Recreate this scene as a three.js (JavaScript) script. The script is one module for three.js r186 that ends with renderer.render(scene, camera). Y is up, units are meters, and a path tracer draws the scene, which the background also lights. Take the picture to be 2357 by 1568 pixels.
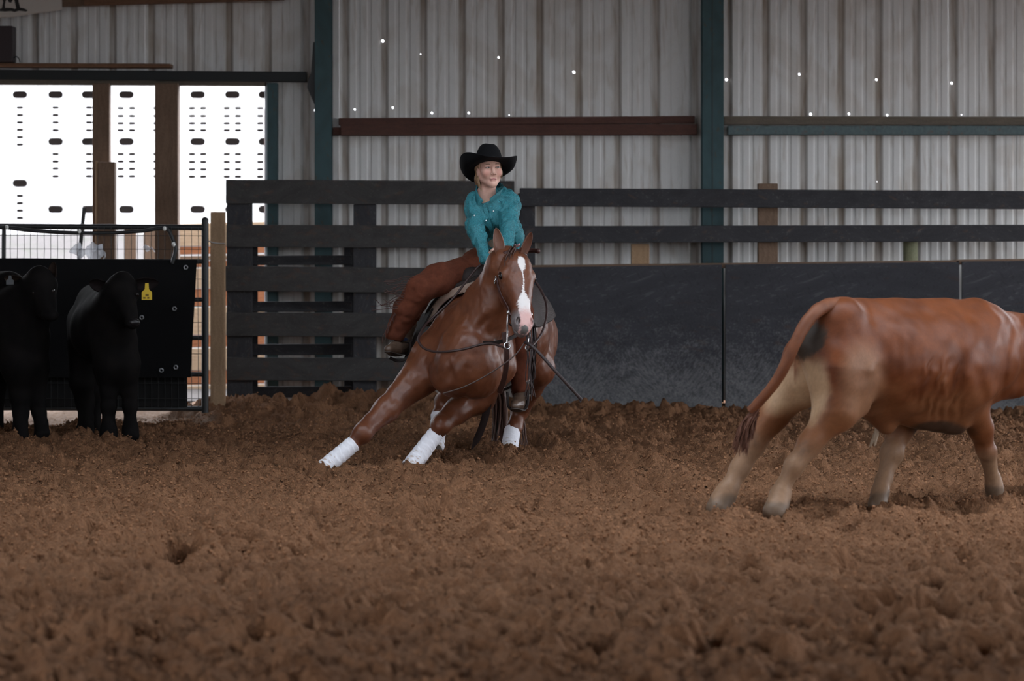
import * as THREE from 'three';
import { RoundedBoxGeometry } from 'three/addons/geometries/RoundedBoxGeometry.js';
import { mergeGeometries, mergeVertices, toCreasedNormals } from 'three/addons/utils/BufferGeometryUtils.js';
import { createNoise2D, createNoise3D } from 'simplex-noise';

// ---------------------------------------------------------------- camera, sky, exposure
const F = 7000, CX = 1178.5, CY = 490, EYE = 1.5, W = 2357, HH = 1568;
const scene = new THREE.Scene();
const camera = new THREE.PerspectiveCamera(2 * Math.atan(HH / 2 / F) * 180 / Math.PI, W / HH, 0.1, 400);
camera.position.set(0, EYE, 0);
camera.setViewOffset(W, HH, 0, HH / 2 - CY, W, HH);          // the lens is level and shifted down
camera.focus = 18.35; camera.userData.fStop = 2.7;
camera.updateProjectionMatrix();
const renderer = new THREE.WebGLRenderer({ antialias: true });
renderer.toneMapping = THREE.LinearToneMapping;
renderer.toneMappingExposure = 1.42;
renderer.shadowMap.enabled = true; renderer.shadowMap.type = THREE.PCFSoftShadowMap;
// overcast sky: a little brighter overhead, faint cloud mottling
{
  const w = 128, h = 64, data = new Float32Array(w * h * 4), n3 = createNoise3D(rng(5));
  for (let j = 0; j < h; j++) for (let i = 0; i < w; i++) {
    const el = ((j + 0.5) / h - 0.5) * Math.PI, az = (i / w) * 2 * Math.PI;
    const x = Math.cos(el) * Math.cos(az), y = Math.sin(el), z = Math.cos(el) * Math.sin(az);
    const L = (0.9 + 0.55 * Math.max(0, y)) * (1 + 0.06 * n3(x * 2, y * 3, z * 2)), k = (j * w + i) * 4;
    data[k] = L * 0.96; data[k + 1] = L * 0.99; data[k + 2] = L * 1.06; data[k + 3] = 1;
  }
  const t = new THREE.DataTexture(data, w, h, THREE.RGBAFormat, THREE.FloatType);
  t.mapping = THREE.EquirectangularReflectionMapping; t.magFilter = t.minFilter = THREE.LinearFilter; t.needsUpdate = true;
  scene.background = t; scene.environment = t;
  scene.backgroundIntensity = 4.6; scene.environmentIntensity = 4.6;
}

const SKY = [[-15.5, -13.7]], SKX = [-3, 8];   // clear roof strips (z from, to) and their ends in x

// ---------------------------------------------------------------- helpers
function rng(seed) { let s = seed >>> 0; return () => { s |= 0; s = s + 0x6D2B79F5 | 0; let t = Math.imul(s ^ s >>> 15, 1 | s); t = t + Math.imul(t ^ t >>> 7, 61 | t) ^ t; return ((t ^ t >>> 14) >>> 0) / 4294967296; }; }
const V3 = THREE.Vector3, v3 = (x, y, z) => new V3(x, y, z);
const P = (px, py, d) => v3((px - CX) * d / F, EYE - (py - CY) * d / F, -d);   // a photograph point at a chosen distance
const lerp = (a, b, t) => a + (b - a) * t, clamp = (x, a = 0, b = 1) => Math.min(b, Math.max(a, x));
const smooth = (a, b, x) => { const t = clamp((x - a) / (b - a)); return t * t * (3 - 2 * t); };
const N2 = createNoise2D(rng(11)), N3 = createNoise3D(rng(12));
const fbm2 = (x, y, o = 4) => { let s = 0, a = 0.5, t = 0; for (let i = 0; i < o; i++) { s += a * N2(x, y); t += a; x = x * 2.03 + 7.1; y = y * 2.03 - 3.7; a *= 0.5; } return s / t; };
const fbm3 = (x, y, z, o = 3) => { let s = 0, a = 0.5, t = 0; for (let i = 0; i < o; i++) { s += a * N3(x, y, z); t += a; x = x * 2.03 + 7.1; y = y * 2.03 - 3.7; z = z * 2.03 + 1.3; a *= 0.5; } return s / t; };
const counts = {};
function numbered(name) { const k = counts[name] = (counts[name] ?? -1) + 1; return k ? `${name}_${String(k).padStart(3, '0')}` : name; }
function tag(o, label, category, group, kind) { if (label) o.userData.label = label; if (category) o.userData.category = category; if (group) o.userData.group = group; if (kind) o.userData.kind = kind; return o; }
function shade(o) { o.castShadow = o.receiveShadow = true; return o; }
function mesh(name, geo, mat, parent) { const m = shade(new THREE.Mesh(geo, mat)); m.name = parent ? name : numbered(name); (parent ?? scene).add(m); return m; }
function thing(name, label, category, pos = [0, 0, 0], group) { const g = new THREE.Group(); g.name = numbered(name); g.position.set(...pos); scene.add(g); return tag(g, label, category, group); }
function struct(name) { const g = new THREE.Group(); g.name = name; g.userData.kind = 'structure'; scene.add(g); return g; }
const mat = (o) => new THREE.MeshPhysicalMaterial({ roughness: 0.8, metalness: 0, ...o });
const lin = (r, g, b) => new THREE.Color().setRGB(r, g, b);
function tex(w, h, fn, srgb = false) {
  const d = new Uint8Array(w * h * 4);
  for (let j = 0; j < h; j++) for (let i = 0; i < w; i++) { const c = fn(i / w, j / h), k = (j * w + i) * 4; for (let q = 0; q < 3; q++) d[k + q] = Math.round(255 * clamp(Array.isArray(c) ? c[q] : c)); d[k + 3] = 255; }
  const t = new THREE.DataTexture(d, w, h); t.wrapS = t.wrapT = THREE.RepeatWrapping; t.magFilter = t.minFilter = THREE.LinearFilter;
  if (srgb) t.colorSpace = THREE.SRGBColorSpace; t.needsUpdate = true; return t;
}
const s2 = (c) => clamp(c) ** (1 / 2.2);
const tile = (u, v, f, o = 4, seed = 0) => {                   // noise that repeats on the unit square
  const a = u * 2 * Math.PI, b = v * 2 * Math.PI, r = f / (2 * Math.PI);
  return fbm3(r * Math.cos(a) + seed, r * Math.sin(a) + r * Math.cos(b) * 1.7 + seed * 3, r * Math.sin(b) * 1.7, o);
};
function boxUV(g, s = 1, du = 0, dv = 0, along = 'x') {         // uv in metres by the way each face points; u runs along the piece
  const p = g.attributes.position, n = g.attributes.normal, uv = new Float32Array(p.count * 2);
  for (let i = 0; i < p.count; i++) {
    const ax = Math.abs(n.getX(i)), ay = Math.abs(n.getY(i)), az = Math.abs(n.getZ(i)), x = p.getX(i), y = p.getY(i), z = p.getZ(i);
    let u, v;
    if (along === 'x') [u, v] = ax > ay && ax > az ? [z, y] : ay > az ? [x, z] : [x, y];
    else if (along === 'y') [u, v] = ay > ax && ay > az ? [x, z] : ax > az ? [y, z] : [y, x];
    else [u, v] = az > ax && az > ay ? [x, y] : ax > ay ? [z, y] : [z, x];
    uv[2 * i] = u * s + du; uv[2 * i + 1] = v * s + dv;
  }
  g.setAttribute('uv', new THREE.BufferAttribute(uv, 2)); return g;
}
const prand = rng(77);
function plankGeo(l, h, t, along = 'x', r = 0.006) {           // a sawn board with eased edges
  const g = along === 'x' ? new RoundedBoxGeometry(l, h, t, 1, r) : along === 'y' ? new RoundedBoxGeometry(h, l, t, 1, r) : new RoundedBoxGeometry(h, t, l, 1, r);
  return boxUV(g, 1, prand() * 9, prand() * 9, along);
}
function boardBetween(name, a, b, h, t, m, parent) {           // a board from a to b (centre line), h high, t thick
  const d = b.clone().sub(a), l = d.length(), o = mesh(name, plankGeo(l, h, t), m, parent);
  o.position.copy(a).addScaledVector(d, 0.5); o.rotation.set(0, Math.atan2(-d.z, d.x), 0); o.rotateZ(Math.asin(d.y / l)); return o;
}
function tube(pts, r, closed = false, seg = 0, rs = 8) { return new THREE.TubeGeometry(new THREE.CatmullRomCurve3(pts, closed, 'centripetal'), seg || pts.length * 8, r, rs, closed); }
function rod(a, b, r, rs = 8, r2 = r) {                          // a straight round bar
  const d = b.clone().sub(a), g = new THREE.CylinderGeometry(r2, r, d.length(), rs);
  g.applyQuaternion(new THREE.Quaternion().setFromUnitVectors(v3(0, 1, 0), d.clone().normalize())); g.translate((a.x + b.x) / 2, (a.y + b.y) / 2, (a.z + b.z) / 2); return g;
}
function merge(list) { return mergeGeometries(list.map((g) => { g = g.index ? g.toNonIndexed() : g; for (const k of Object.keys(g.attributes)) if (!['position', 'normal', 'uv'].includes(k)) g.deleteAttribute(k); return g; })); }
function strip(pts, wdir, width, thick, taper = () => 1) {      // a flat strap along pts; wdir = direction(s) of its width
  const c = new THREE.CatmullRomCurve3(pts, false, 'centripetal'), n = pts.length * 10, pos = [], idx = [], uv = [];
  const L = c.getLength();
  for (let i = 0; i <= n; i++) {
    const t = i / n, p = c.getPoint(t), tan = c.getTangent(t).normalize();
    const wd = (typeof wdir === 'function' ? wdir(t, p) : wdir).clone(); wd.addScaledVector(tan, -wd.dot(tan)).normalize();
    const nn = tan.clone().cross(wd), w = width * taper(t) / 2, h = thick / 2;
    for (const [a, b] of [[-1, -.5], [-.85, 1], [.85, 1], [1, -.5], [.85, -1], [-.85, -1]]) { const q = p.clone().addScaledVector(wd, a * w).addScaledVector(nn, b * h); pos.push(q.x, q.y, q.z); uv.push(t * L, a * w); }
  }
  for (let i = 0; i < n; i++) for (let k = 0; k < 6; k++) { const a = i * 6 + k, b = i * 6 + (k + 1) % 6; idx.push(a, b, a + 6, b, b + 6, a + 6); }
  for (const s of [0, n * 6]) for (let k = 1; k < 5; k++) s ? idx.push(s, s + k, s + k + 1) : idx.push(s, s + k + 1, s + k);
  const g = new THREE.BufferGeometry(); g.setAttribute('position', new THREE.Float32BufferAttribute(pos, 3)); g.setAttribute('uv', new THREE.Float32BufferAttribute(uv, 2)); g.setIndex(idx);
  return toCreasedNormals(g, 0.9);
}

// ---- bodies: a smooth field of tapered bones, meshed with surface nets
const cone = (a, b, ra, rb, k = 0.05, flat) => ({ t: 0, a, b, ra, rb, k, ab: b.clone().sub(a), l2: Math.max(1e-9, a.distanceToSquared(b)), flat });
const ball = (c, r, k = 0.05) => ({ t: 1, c, r, k });
function ell(c, rx, ry, rz, k = 0.05, X, Y) {                    // ellipsoid with its own axes
  const x = (X ?? v3(1, 0, 0)).clone().normalize(), y = (Y ?? v3(0, 1, 0)).clone(); y.addScaledVector(x, -x.dot(y)).normalize();
  return { t: 2, c, rx, ry, rz, k, x, y, z: x.clone().cross(y) };
}
const cut = (p) => ({ ...p, sub: true });
function evalPrim(p, x, y, z) {
  if (p.t === 0) {
    const ax = x - p.a.x, ay = y - p.a.y, az = z - p.a.z, t = clamp((ax * p.ab.x + ay * p.ab.y + az * p.ab.z) / p.l2);
    let qx = ax - p.ab.x * t, qy = ay - p.ab.y * t, qz = az - p.ab.z * t; const r = p.ra + (p.rb - p.ra) * t;
    if (p.flat) { const [n, s] = p.flat, d = (qx * n.x + qy * n.y + qz * n.z) * (1 / s - 1); qx += n.x * d; qy += n.y * d; qz += n.z * d; const l = Math.sqrt(qx * qx + qy * qy + qz * qz); return (l - r) * (s < 1 ? Math.max(s, 0.5) : 1); }
    return Math.sqrt(qx * qx + qy * qy + qz * qz) - r;
  }
  if (p.t === 1) { const dx = x - p.c.x, dy = y - p.c.y, dz = z - p.c.z; return Math.sqrt(dx * dx + dy * dy + dz * dz) - p.r; }
  const dx = x - p.c.x, dy = y - p.c.y, dz = z - p.c.z;
  const a = (dx * p.x.x + dy * p.x.y + dz * p.x.z) / p.rx, b = (dx * p.y.x + dy * p.y.y + dz * p.y.z) / p.ry, c = (dx * p.z.x + dy * p.z.y + dz * p.z.z) / p.rz;
  const k0 = Math.sqrt(a * a + b * b + c * c), k1 = Math.sqrt(a * a / (p.rx * p.rx) + b * b / (p.ry * p.ry) + c * c / (p.rz * p.rz));
  return k1 < 1e-9 ? -Math.min(p.rx, p.ry, p.rz) : k0 * (k0 - 1) / k1;
}
function field(prims, bump) {
  const f = (x, y, z) => {
    let d = 1e3;
    for (const p of prims) {
      const e = evalPrim(p, x, y, z), k = p.k;
      if (p.sub) { const h = clamp(0.5 - 0.5 * (d + e) / k); d = d * (1 - h) - e * h + k * h * (1 - h); }
      else if (e - d > k) continue;
      else { const h = clamp(0.5 + 0.5 * (d - e) / k); d = d * (1 - h) + e * h - k * h * (1 - h); }
    }
    return d;
  };
  return bump ? (x, y, z) => { const d = f(x, y, z); return Math.abs(d) < 0.08 ? d + bump(x, y, z) : d; } : f;
}
function boundsOf(prims, pad = 0.03) {
  const b = new THREE.Box3();
  for (const p of prims) { if (p.sub) continue; if (p.t === 0) { b.expandByPoint(p.a.clone().addScalar(p.ra)); b.expandByPoint(p.a.clone().addScalar(-p.ra)); b.expandByPoint(p.b.clone().addScalar(p.rb)); b.expandByPoint(p.b.clone().addScalar(-p.rb)); } else { const r = p.t === 1 ? p.r : Math.max(p.rx, p.ry, p.rz); b.expandByPoint(p.c.clone().addScalar(r)); b.expandByPoint(p.c.clone().addScalar(-r)); } }
  return b.expandByScalar(pad);
}
function nets(f, box, cell, color, uvScale = 1) {
  const S = 6, nx = Math.ceil((box.max.x - box.min.x) / cell / S) * S + 1, ny = Math.ceil((box.max.y - box.min.y) / cell / S) * S + 1, nz = Math.ceil((box.max.z - box.min.z) / cell / S) * S + 1;
  const val = new Float32Array(nx * ny * nz).fill(1), x0 = box.min.x, y0 = box.min.y, z0 = box.min.z, reach = S * cell * 0.5 * 1.7321 * 1.35 + cell;
  const id = (i, j, k) => (k * ny + j) * nx + i;
  for (let k = 0; k < nz - 1; k += S) for (let j = 0; j < ny - 1; j += S) for (let i = 0; i < nx - 1; i += S) {
    const c = f(x0 + (i + S / 2) * cell, y0 + (j + S / 2) * cell, z0 + (k + S / 2) * cell), near = Math.abs(c) < reach;
    for (let kk = k; kk <= k + S; kk++) for (let jj = j; jj <= j + S; jj++) for (let ii = i; ii <= i + S; ii++) { const q = id(ii, jj, kk); if (near) { if (val[q] === 1 || val[q] === -1) val[q] = f(x0 + ii * cell, y0 + jj * cell, z0 + kk * cell); } else if (c < 0 && val[q] === 1) val[q] = -1; }
  }
  const vid = new Int32Array(nx * ny * nz).fill(-1), pos = [], idx = [];
  for (let k = 0; k < nz - 1; k++) for (let j = 0; j < ny - 1; j++) for (let i = 0; i < nx - 1; i++) {
    const q = id(i, j, k); let n = 0, sx = 0, sy = 0, sz = 0;
    const o = [q, q + 1, q + nx, q + nx + 1, q + nx * ny, q + nx * ny + 1, q + nx * ny + nx, q + nx * ny + nx + 1];
    let m = 0; for (let c = 0; c < 8; c++) if (val[o[c]] < 0) m |= 1 << c;
    if (m === 0 || m === 255) continue;
    for (let c = 0; c < 8; c++) for (const b of [1, 2, 4]) if (!(c & b)) { const e = c | b; if (((m >> c) ^ (m >> e)) & 1) { const va = val[o[c]], vb = val[o[e]], t = va / (va - vb); sx += (c & 1) + (b === 1 ? t : 0); sy += ((c >> 1) & 1) + (b === 2 ? t : 0); sz += ((c >> 2) & 1) + (b === 4 ? t : 0); n++; } }
    vid[q] = pos.length / 3; pos.push(x0 + (i + sx / n) * cell, y0 + (j + sy / n) * cell, z0 + (k + sz / n) * cell);
  }
  const quad = (a, b, c, d, flip) => { if (a < 0 || b < 0 || c < 0 || d < 0) return; flip ? idx.push(a, b, c, a, c, d) : idx.push(a, c, b, a, d, c); };
  for (let k = 1; k < nz - 1; k++) for (let j = 1; j < ny - 1; j++) for (let i = 1; i < nx - 1; i++) {
    const q = id(i, j, k), s = val[q] < 0;
    if (s !== val[q + 1] < 0) quad(vid[q], vid[q - nx], vid[q - nx - nx * ny], vid[q - nx * ny], s ? 1 : 0);
    if (s !== val[q + nx] < 0) quad(vid[q], vid[q - nx * ny], vid[q - 1 - nx * ny], vid[q - 1], s ? 1 : 0);
    if (s !== val[q + nx * ny] < 0) quad(vid[q], vid[q - 1], vid[q - 1 - nx], vid[q - nx], s ? 1 : 0);
  }
  const nv = pos.length / 3, nor = new Float32Array(nv * 3), col = color && new Float32Array(nv * 3), uv = new Float32Array(nv * 2), e = cell * 0.6;
  for (let i = 0; i < nv; i++) {
    const x = pos[3 * i], y = pos[3 * i + 1], z = pos[3 * i + 2];
    let a = f(x + e, y, z) - f(x - e, y, z), b = f(x, y + e, z) - f(x, y - e, z), c = f(x, y, z + e) - f(x, y, z - e); const l = Math.hypot(a, b, c) || 1; a /= l; b /= l; c /= l;
    const d = f(x, y, z); if (Math.abs(d) < cell) { pos[3 * i] -= a * d; pos[3 * i + 1] -= b * d; pos[3 * i + 2] -= c * d; }
    nor[3 * i] = a; nor[3 * i + 1] = b; nor[3 * i + 2] = c; uv[2 * i] = (x + z * 0.25) * uvScale; uv[2 * i + 1] = (y + z * 0.15) * uvScale;
    if (col) { const q = color(x, y, z, a, b, c); col[3 * i] = q[0]; col[3 * i + 1] = q[1]; col[3 * i + 2] = q[2]; }
  }
  const g = new THREE.BufferGeometry(); g.setAttribute('position', new THREE.Float32BufferAttribute(pos, 3)); g.setAttribute('normal', new THREE.BufferAttribute(nor, 3)); g.setAttribute('uv', new THREE.BufferAttribute(uv, 2)); if (col) g.setAttribute('color', new THREE.BufferAttribute(col, 3)); g.setIndex(idx); return g;
}
const mix3 = (a, b, t) => [lerp(a[0], b[0], t), lerp(a[1], b[1], t), lerp(a[2], b[2], t)];
function local(g, origin) { return g.translate(-origin.x, -origin.y, -origin.z); }
// ---------------------------------------------------------------- surfaces of the place
const WZ = -24.3, FZ = -23.33, WS = F / 24.3, FS = F / 23.33;    // wall and fence planes
const wx = (px) => (px - CX) / WS, wy = (py) => EYE - (py - CY) / WS, fx = (px) => (px - CX) / FS, fy = (py) => EYE - (py - CY) / FS;
const woodTex = (a, b, seed, knots = 0.5) => tex(512, 256, (u, v) => {
  const warp = 0.02 * tile(u, v, 2, 2, seed), g = 0.5 + 0.5 * tile(u * 1, (v + warp) * 1, 4, 2, seed + 1), st = 0.5 + 0.5 * Math.sin((v + warp) * 140 + 9 * tile(u, v, 2, 3, seed + 2)), fine = tile(u * 1, v * 1, 46, 2, seed + 3);
  const t = clamp(0.35 * g + 0.35 * st * knots + 0.3 + 0.25 * fine); return mix3(a, b, t).map(s2);
}, true);
const grainBump = tex(512, 256, (u, v) => { const w = 0.03 * tile(u, v, 3, 2, 40); return clamp(0.5 + 0.35 * Math.sin((v + w) * 170 + 6 * tile(u, v, 2, 3, 41)) * (0.4 + 0.6 * tile(u, v, 5, 2, 42)) + 0.25 * tile(u, v, 60, 2, 43)); });
const wood = (a, b, seed, o = {}) => mat({ map: woodTex(a, b, seed), bumpMap: grainBump, bumpScale: 0.0025, roughness: 0.82, ...o });
const M = {};
M.wallSteel = mat({ roughness: 0.42, specularIntensity: 0.6, map: tex(768, 512, (u, v) => {     // u spans eight ribs, v four metres
  const rib = (u * 8) % 1, broad = tile(u, v, 5, 3, 8), fine = tile(u, v, 130, 2, 5), run = tile(u, v * 0.12, 40, 3, 15), big = tile(u, v * 0.5, 6, 2, 16);
  let c = [0.68, 0.675, 0.655];
  c = mix3(c, [0.52, 0.47, 0.41], clamp(0.4 * smooth(-0.1, 0.5, broad)));
  c = mix3(c, [0.36, 0.29, 0.22], clamp(0.28 * smooth(0.2, 0.6, run)));                                   // rusty water runs
  const pan = smooth(0.05, 0.10, rib) * smooth(0.27, 0.21, rib); c = mix3(c, [0.25, 0.185, 0.13], pan * clamp(0.55 + 0.35 * big + 0.25 * run));   // browner band down each rib channel
  return c.map((q) => s2(q * (1 + 0.03 * fine)));
}, true) });
M.green = mat({ roughness: 0.55, specularIntensity: 0.5, map: tex(256, 512, (u, v) => { const a = tile(u, v, 6, 4, 20), r = smooth(0.45, 0.7, tile(u, v, 14, 3, 21)); return mix3([0.038, 0.080, 0.088], [0.08, 0.05, 0.03], r * 0.5).map((q) => s2(q * (1 + 0.25 * a))); }, true) });
M.redwood = wood([0.045, 0.016, 0.011], [0.11, 0.042, 0.028], 51);
M.girtWood = wood([0.07, 0.06, 0.048], [0.16, 0.125, 0.09], 52);
M.beamWood = wood([0.09, 0.04, 0.018], [0.20, 0.10, 0.05], 53);
M.oldPost = wood([0.10, 0.06, 0.035], [0.20, 0.125, 0.08], 54);
M.newPine = wood([0.21, 0.125, 0.065], [0.36, 0.235, 0.135], 55);
M.paleBoard = wood([0.34, 0.235, 0.15], [0.45, 0.33, 0.22], 56);
M.rustBoard = wood([0.22, 0.075, 0.03], [0.34, 0.13, 0.05], 57);
M.blackRail = mat({ roughness: 0.72, specularIntensity: 0.5, bumpMap: grainBump, bumpScale: 0.002, map: tex(512, 256, (u, v) => {
  const a = tile(u, v, 6, 4, 60), scuff = smooth(0.42, 0.62, tile(u, v, 26, 3, 61) + 0.25 * a), worn = smooth(0.36, 0.62, tile(u, v, 9, 4, 62)), fine = tile(u, v, 150, 2, 63);
  let c = [0.030, 0.030, 0.034]; c = mix3(c, [0.075, 0.045, 0.032], worn * 0.55); c = mix3(c, [0.12, 0.11, 0.105], scuff * 0.35); return c.map((q) => s2(q * (1 + 0.35 * a + 0.25 * fine)));
}, true) });
M.greyRail = mat({ roughness: 0.78, specularIntensity: 0.4, bumpMap: grainBump, bumpScale: 0.0015, map: tex(512, 256, (u, v) => {
  const a = tile(u, v, 6, 4, 64), worn = smooth(0.25, 0.6, tile(u, v, 7, 4, 65)), scuff = smooth(0.42, 0.62, tile(u, v, 30, 3, 66)), fine = tile(u, v, 150, 2, 67);
  let c = [0.047, 0.045, 0.044]; c = mix3(c, [0.085, 0.050, 0.036], worn * 0.5); c = mix3(c, [0.13, 0.12, 0.11], scuff * 0.3); return c.map((q) => s2(q * (1 + 0.3 * a + 0.25 * fine)));
}, true) });
M.black = mat({ color: lin(0.012, 0.013, 0.014), roughness: 0.5 });
M.galv = mat({ color: lin(0.45, 0.46, 0.48), roughness: 0.35, metalness: 0.8 });

// ---------------------------------------------------------------- the arena dirt
const moundList = [];
function mound(px, d, rx, rz, h) { moundList.push([(px - CX) * d / F, -d, rx, rz, h]); }
mound(620, 22.75, 0.85, 0.35, 0.10); mound(860, 22.7, 0.7, 0.3, 0.10); mound(460, 22.4, 0.35, 0.25, 0.09); mound(400, 22.3, 0.35, 0.2, 0.03); mound(1050, 22.8, 0.6, 0.3, 0.07); mound(700, 22.2, 0.7, 0.25, 0.05);
mound(1350, 22.9, 0.6, 0.25, 0.05); mound(1480, 23.0, 0.4, 0.2, 0.035); mound(1700, 23.1, 0.3, 0.2, 0.04);
mound(1080, 18.55, 0.28, 0.12, 0.055); mound(1250, 18.5, 0.25, 0.12, 0.06); mound(1170, 18.9, 0.2, 0.1, 0.04); mound(930, 18.12, 0.16, 0.09, 0.05); mound(745, 17.86, 0.15, 0.09, 0.05); mound(1000, 18.1, 0.2, 0.1, 0.03);
mound(1650, 15.25, 0.12, 0.08, 0.035); mound(1800, 15.15, 0.12, 0.07, 0.03); mound(2020, 15.7, 0.14, 0.08, 0.03); mound(2290, 15.9, 0.12, 0.08, 0.03);
const prints = new Map(), printList = [];
{
  const r = rng(901);
  for (let i = 0; i < 760; i++) {
    const z = -8.2 - 15 * r(), x = (r() - 0.5) * 11; printList.push([x, z, 0.05 + 0.055 * r(), 0.04 + 0.085 * r() * r(), r() * Math.PI]);
  }
  for (const [px, py] of [[2050, 1395], [2150, 1400], [1960, 1450], [2260, 1385], [2240, 1480], [1650, 1460], [1760, 1490], [2030, 1500], [410, 1270], [640, 1410], [880, 1390], [600, 1460], [1050, 1440], [2160, 1330], [1410, 1130], [2140, 1040], [180, 1510], [350, 1460], [1200, 1520], [1480, 1250]]) { const d = EYE * F / (py - CY); printList.push([(px - CX) * d / F, -d, 0.085, 0.10, 0.3]); }
  for (const p of printList) { const k = `${Math.floor(p[0] / 0.4)},${Math.floor(p[1] / 0.4)}`; for (let a = -1; a <= 1; a++) for (let b = -1; b <= 1; b++) { const q = `${Math.floor(p[0] / 0.4) + a},${Math.floor(p[1] / 0.4) + b}`; (prints.get(q) ?? prints.set(q, []).get(q)).push(p); } }
}
const litGateLane = (x, z) => smooth(-2.2, -2.6, x + 0.25 * N2(x * 2, z * 2)) * smooth(-21.75, -22.05, z + 0.12 * N2(x * 4, z * 4));   // flat pale sand behind the gate, with doorway light painted into its colour
function dirtHeight(x, z) {
  let h = 0.028 * N2(x * 1.3, z * 1.3) + 0.032 * N2(x * 2.9 + 5, z * 2.9);
  const wxx = x + 0.05 * N2(x * 6, z * 6 + 9), wz = z + 0.05 * N2(x * 6 + 40, z * 6);
  const b1 = Math.abs(N2(wxx * 4.6 + 3, wz * 4.6)), b2 = Math.abs(N2(wxx * 10.5 + 17, wz * 10.5)), b3 = Math.abs(N2(wxx * 23 + 31, wz * 23)), b4 = Math.abs(N2(x * 47 + 5, z * 47));
  h += 0.050 * (b1 - 0.4) + 0.036 * (b2 - 0.4) + 0.018 * (b3 - 0.4) * (0.5 + b1) + 0.008 * (b4 - 0.4) + 0.0016 * N2(x * 100, z * 100);
  for (const [mx, mz, rx, rz, mh] of moundList) { const a = (x - mx) / rx, b = (z - mz) / rz, q = a * a + b * b; if (q < 5) h += mh * Math.exp(-q) * (1 + 0.25 * N2(x * 5, z * 5)); }
  const near = prints.get(`${Math.floor(x / 0.4)},${Math.floor(z / 0.4)}`);
  if (near) for (const [qx, qz, r, dep, an] of near) { const dx = x - qx, dz = z - qz, c = Math.cos(an), s = Math.sin(an), a = (dx * c + dz * s) / r, b = (dz * c - dx * s) / (r * 1.35), q = Math.sqrt(a * a + b * b); if (q < 2.2) h += -dep * smooth(1.05, 0.45, q) + dep * 0.45 * Math.exp(-((q - 1.3) ** 2) * 9) * (0.6 + 0.6 * N2(x * 7, z * 7)); }
  const far = smooth(-23.2, -24.6, z), lane = litGateLane(x, z); return h * (1 - 0.85 * far) * (1 - 0.75 * lane) - 0.022 - 0.04 * lane;
}
const floorMat = mat({ roughness: 0.95, specularIntensity: 0.25, vertexColors: true,
  map: tex(512, 512, (u, v) => { const a = tile(u, v, 60, 3, 70), b = tile(u, v, 14, 3, 71), sp = smooth(0.5, 0.8, tile(u, v, 110, 1, 72)); return mix3([0.80, 0.80, 0.80], [1, 0.98, 0.94], sp).map((q) => s2(q * (0.86 + 0.28 * a + 0.12 * b))); }, true),
  bumpMap: tex(512, 512, (u, v) => clamp(0.5 + 0.5 * tile(u, v, 70, 3, 73))), bumpScale: 0.012 });
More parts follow.
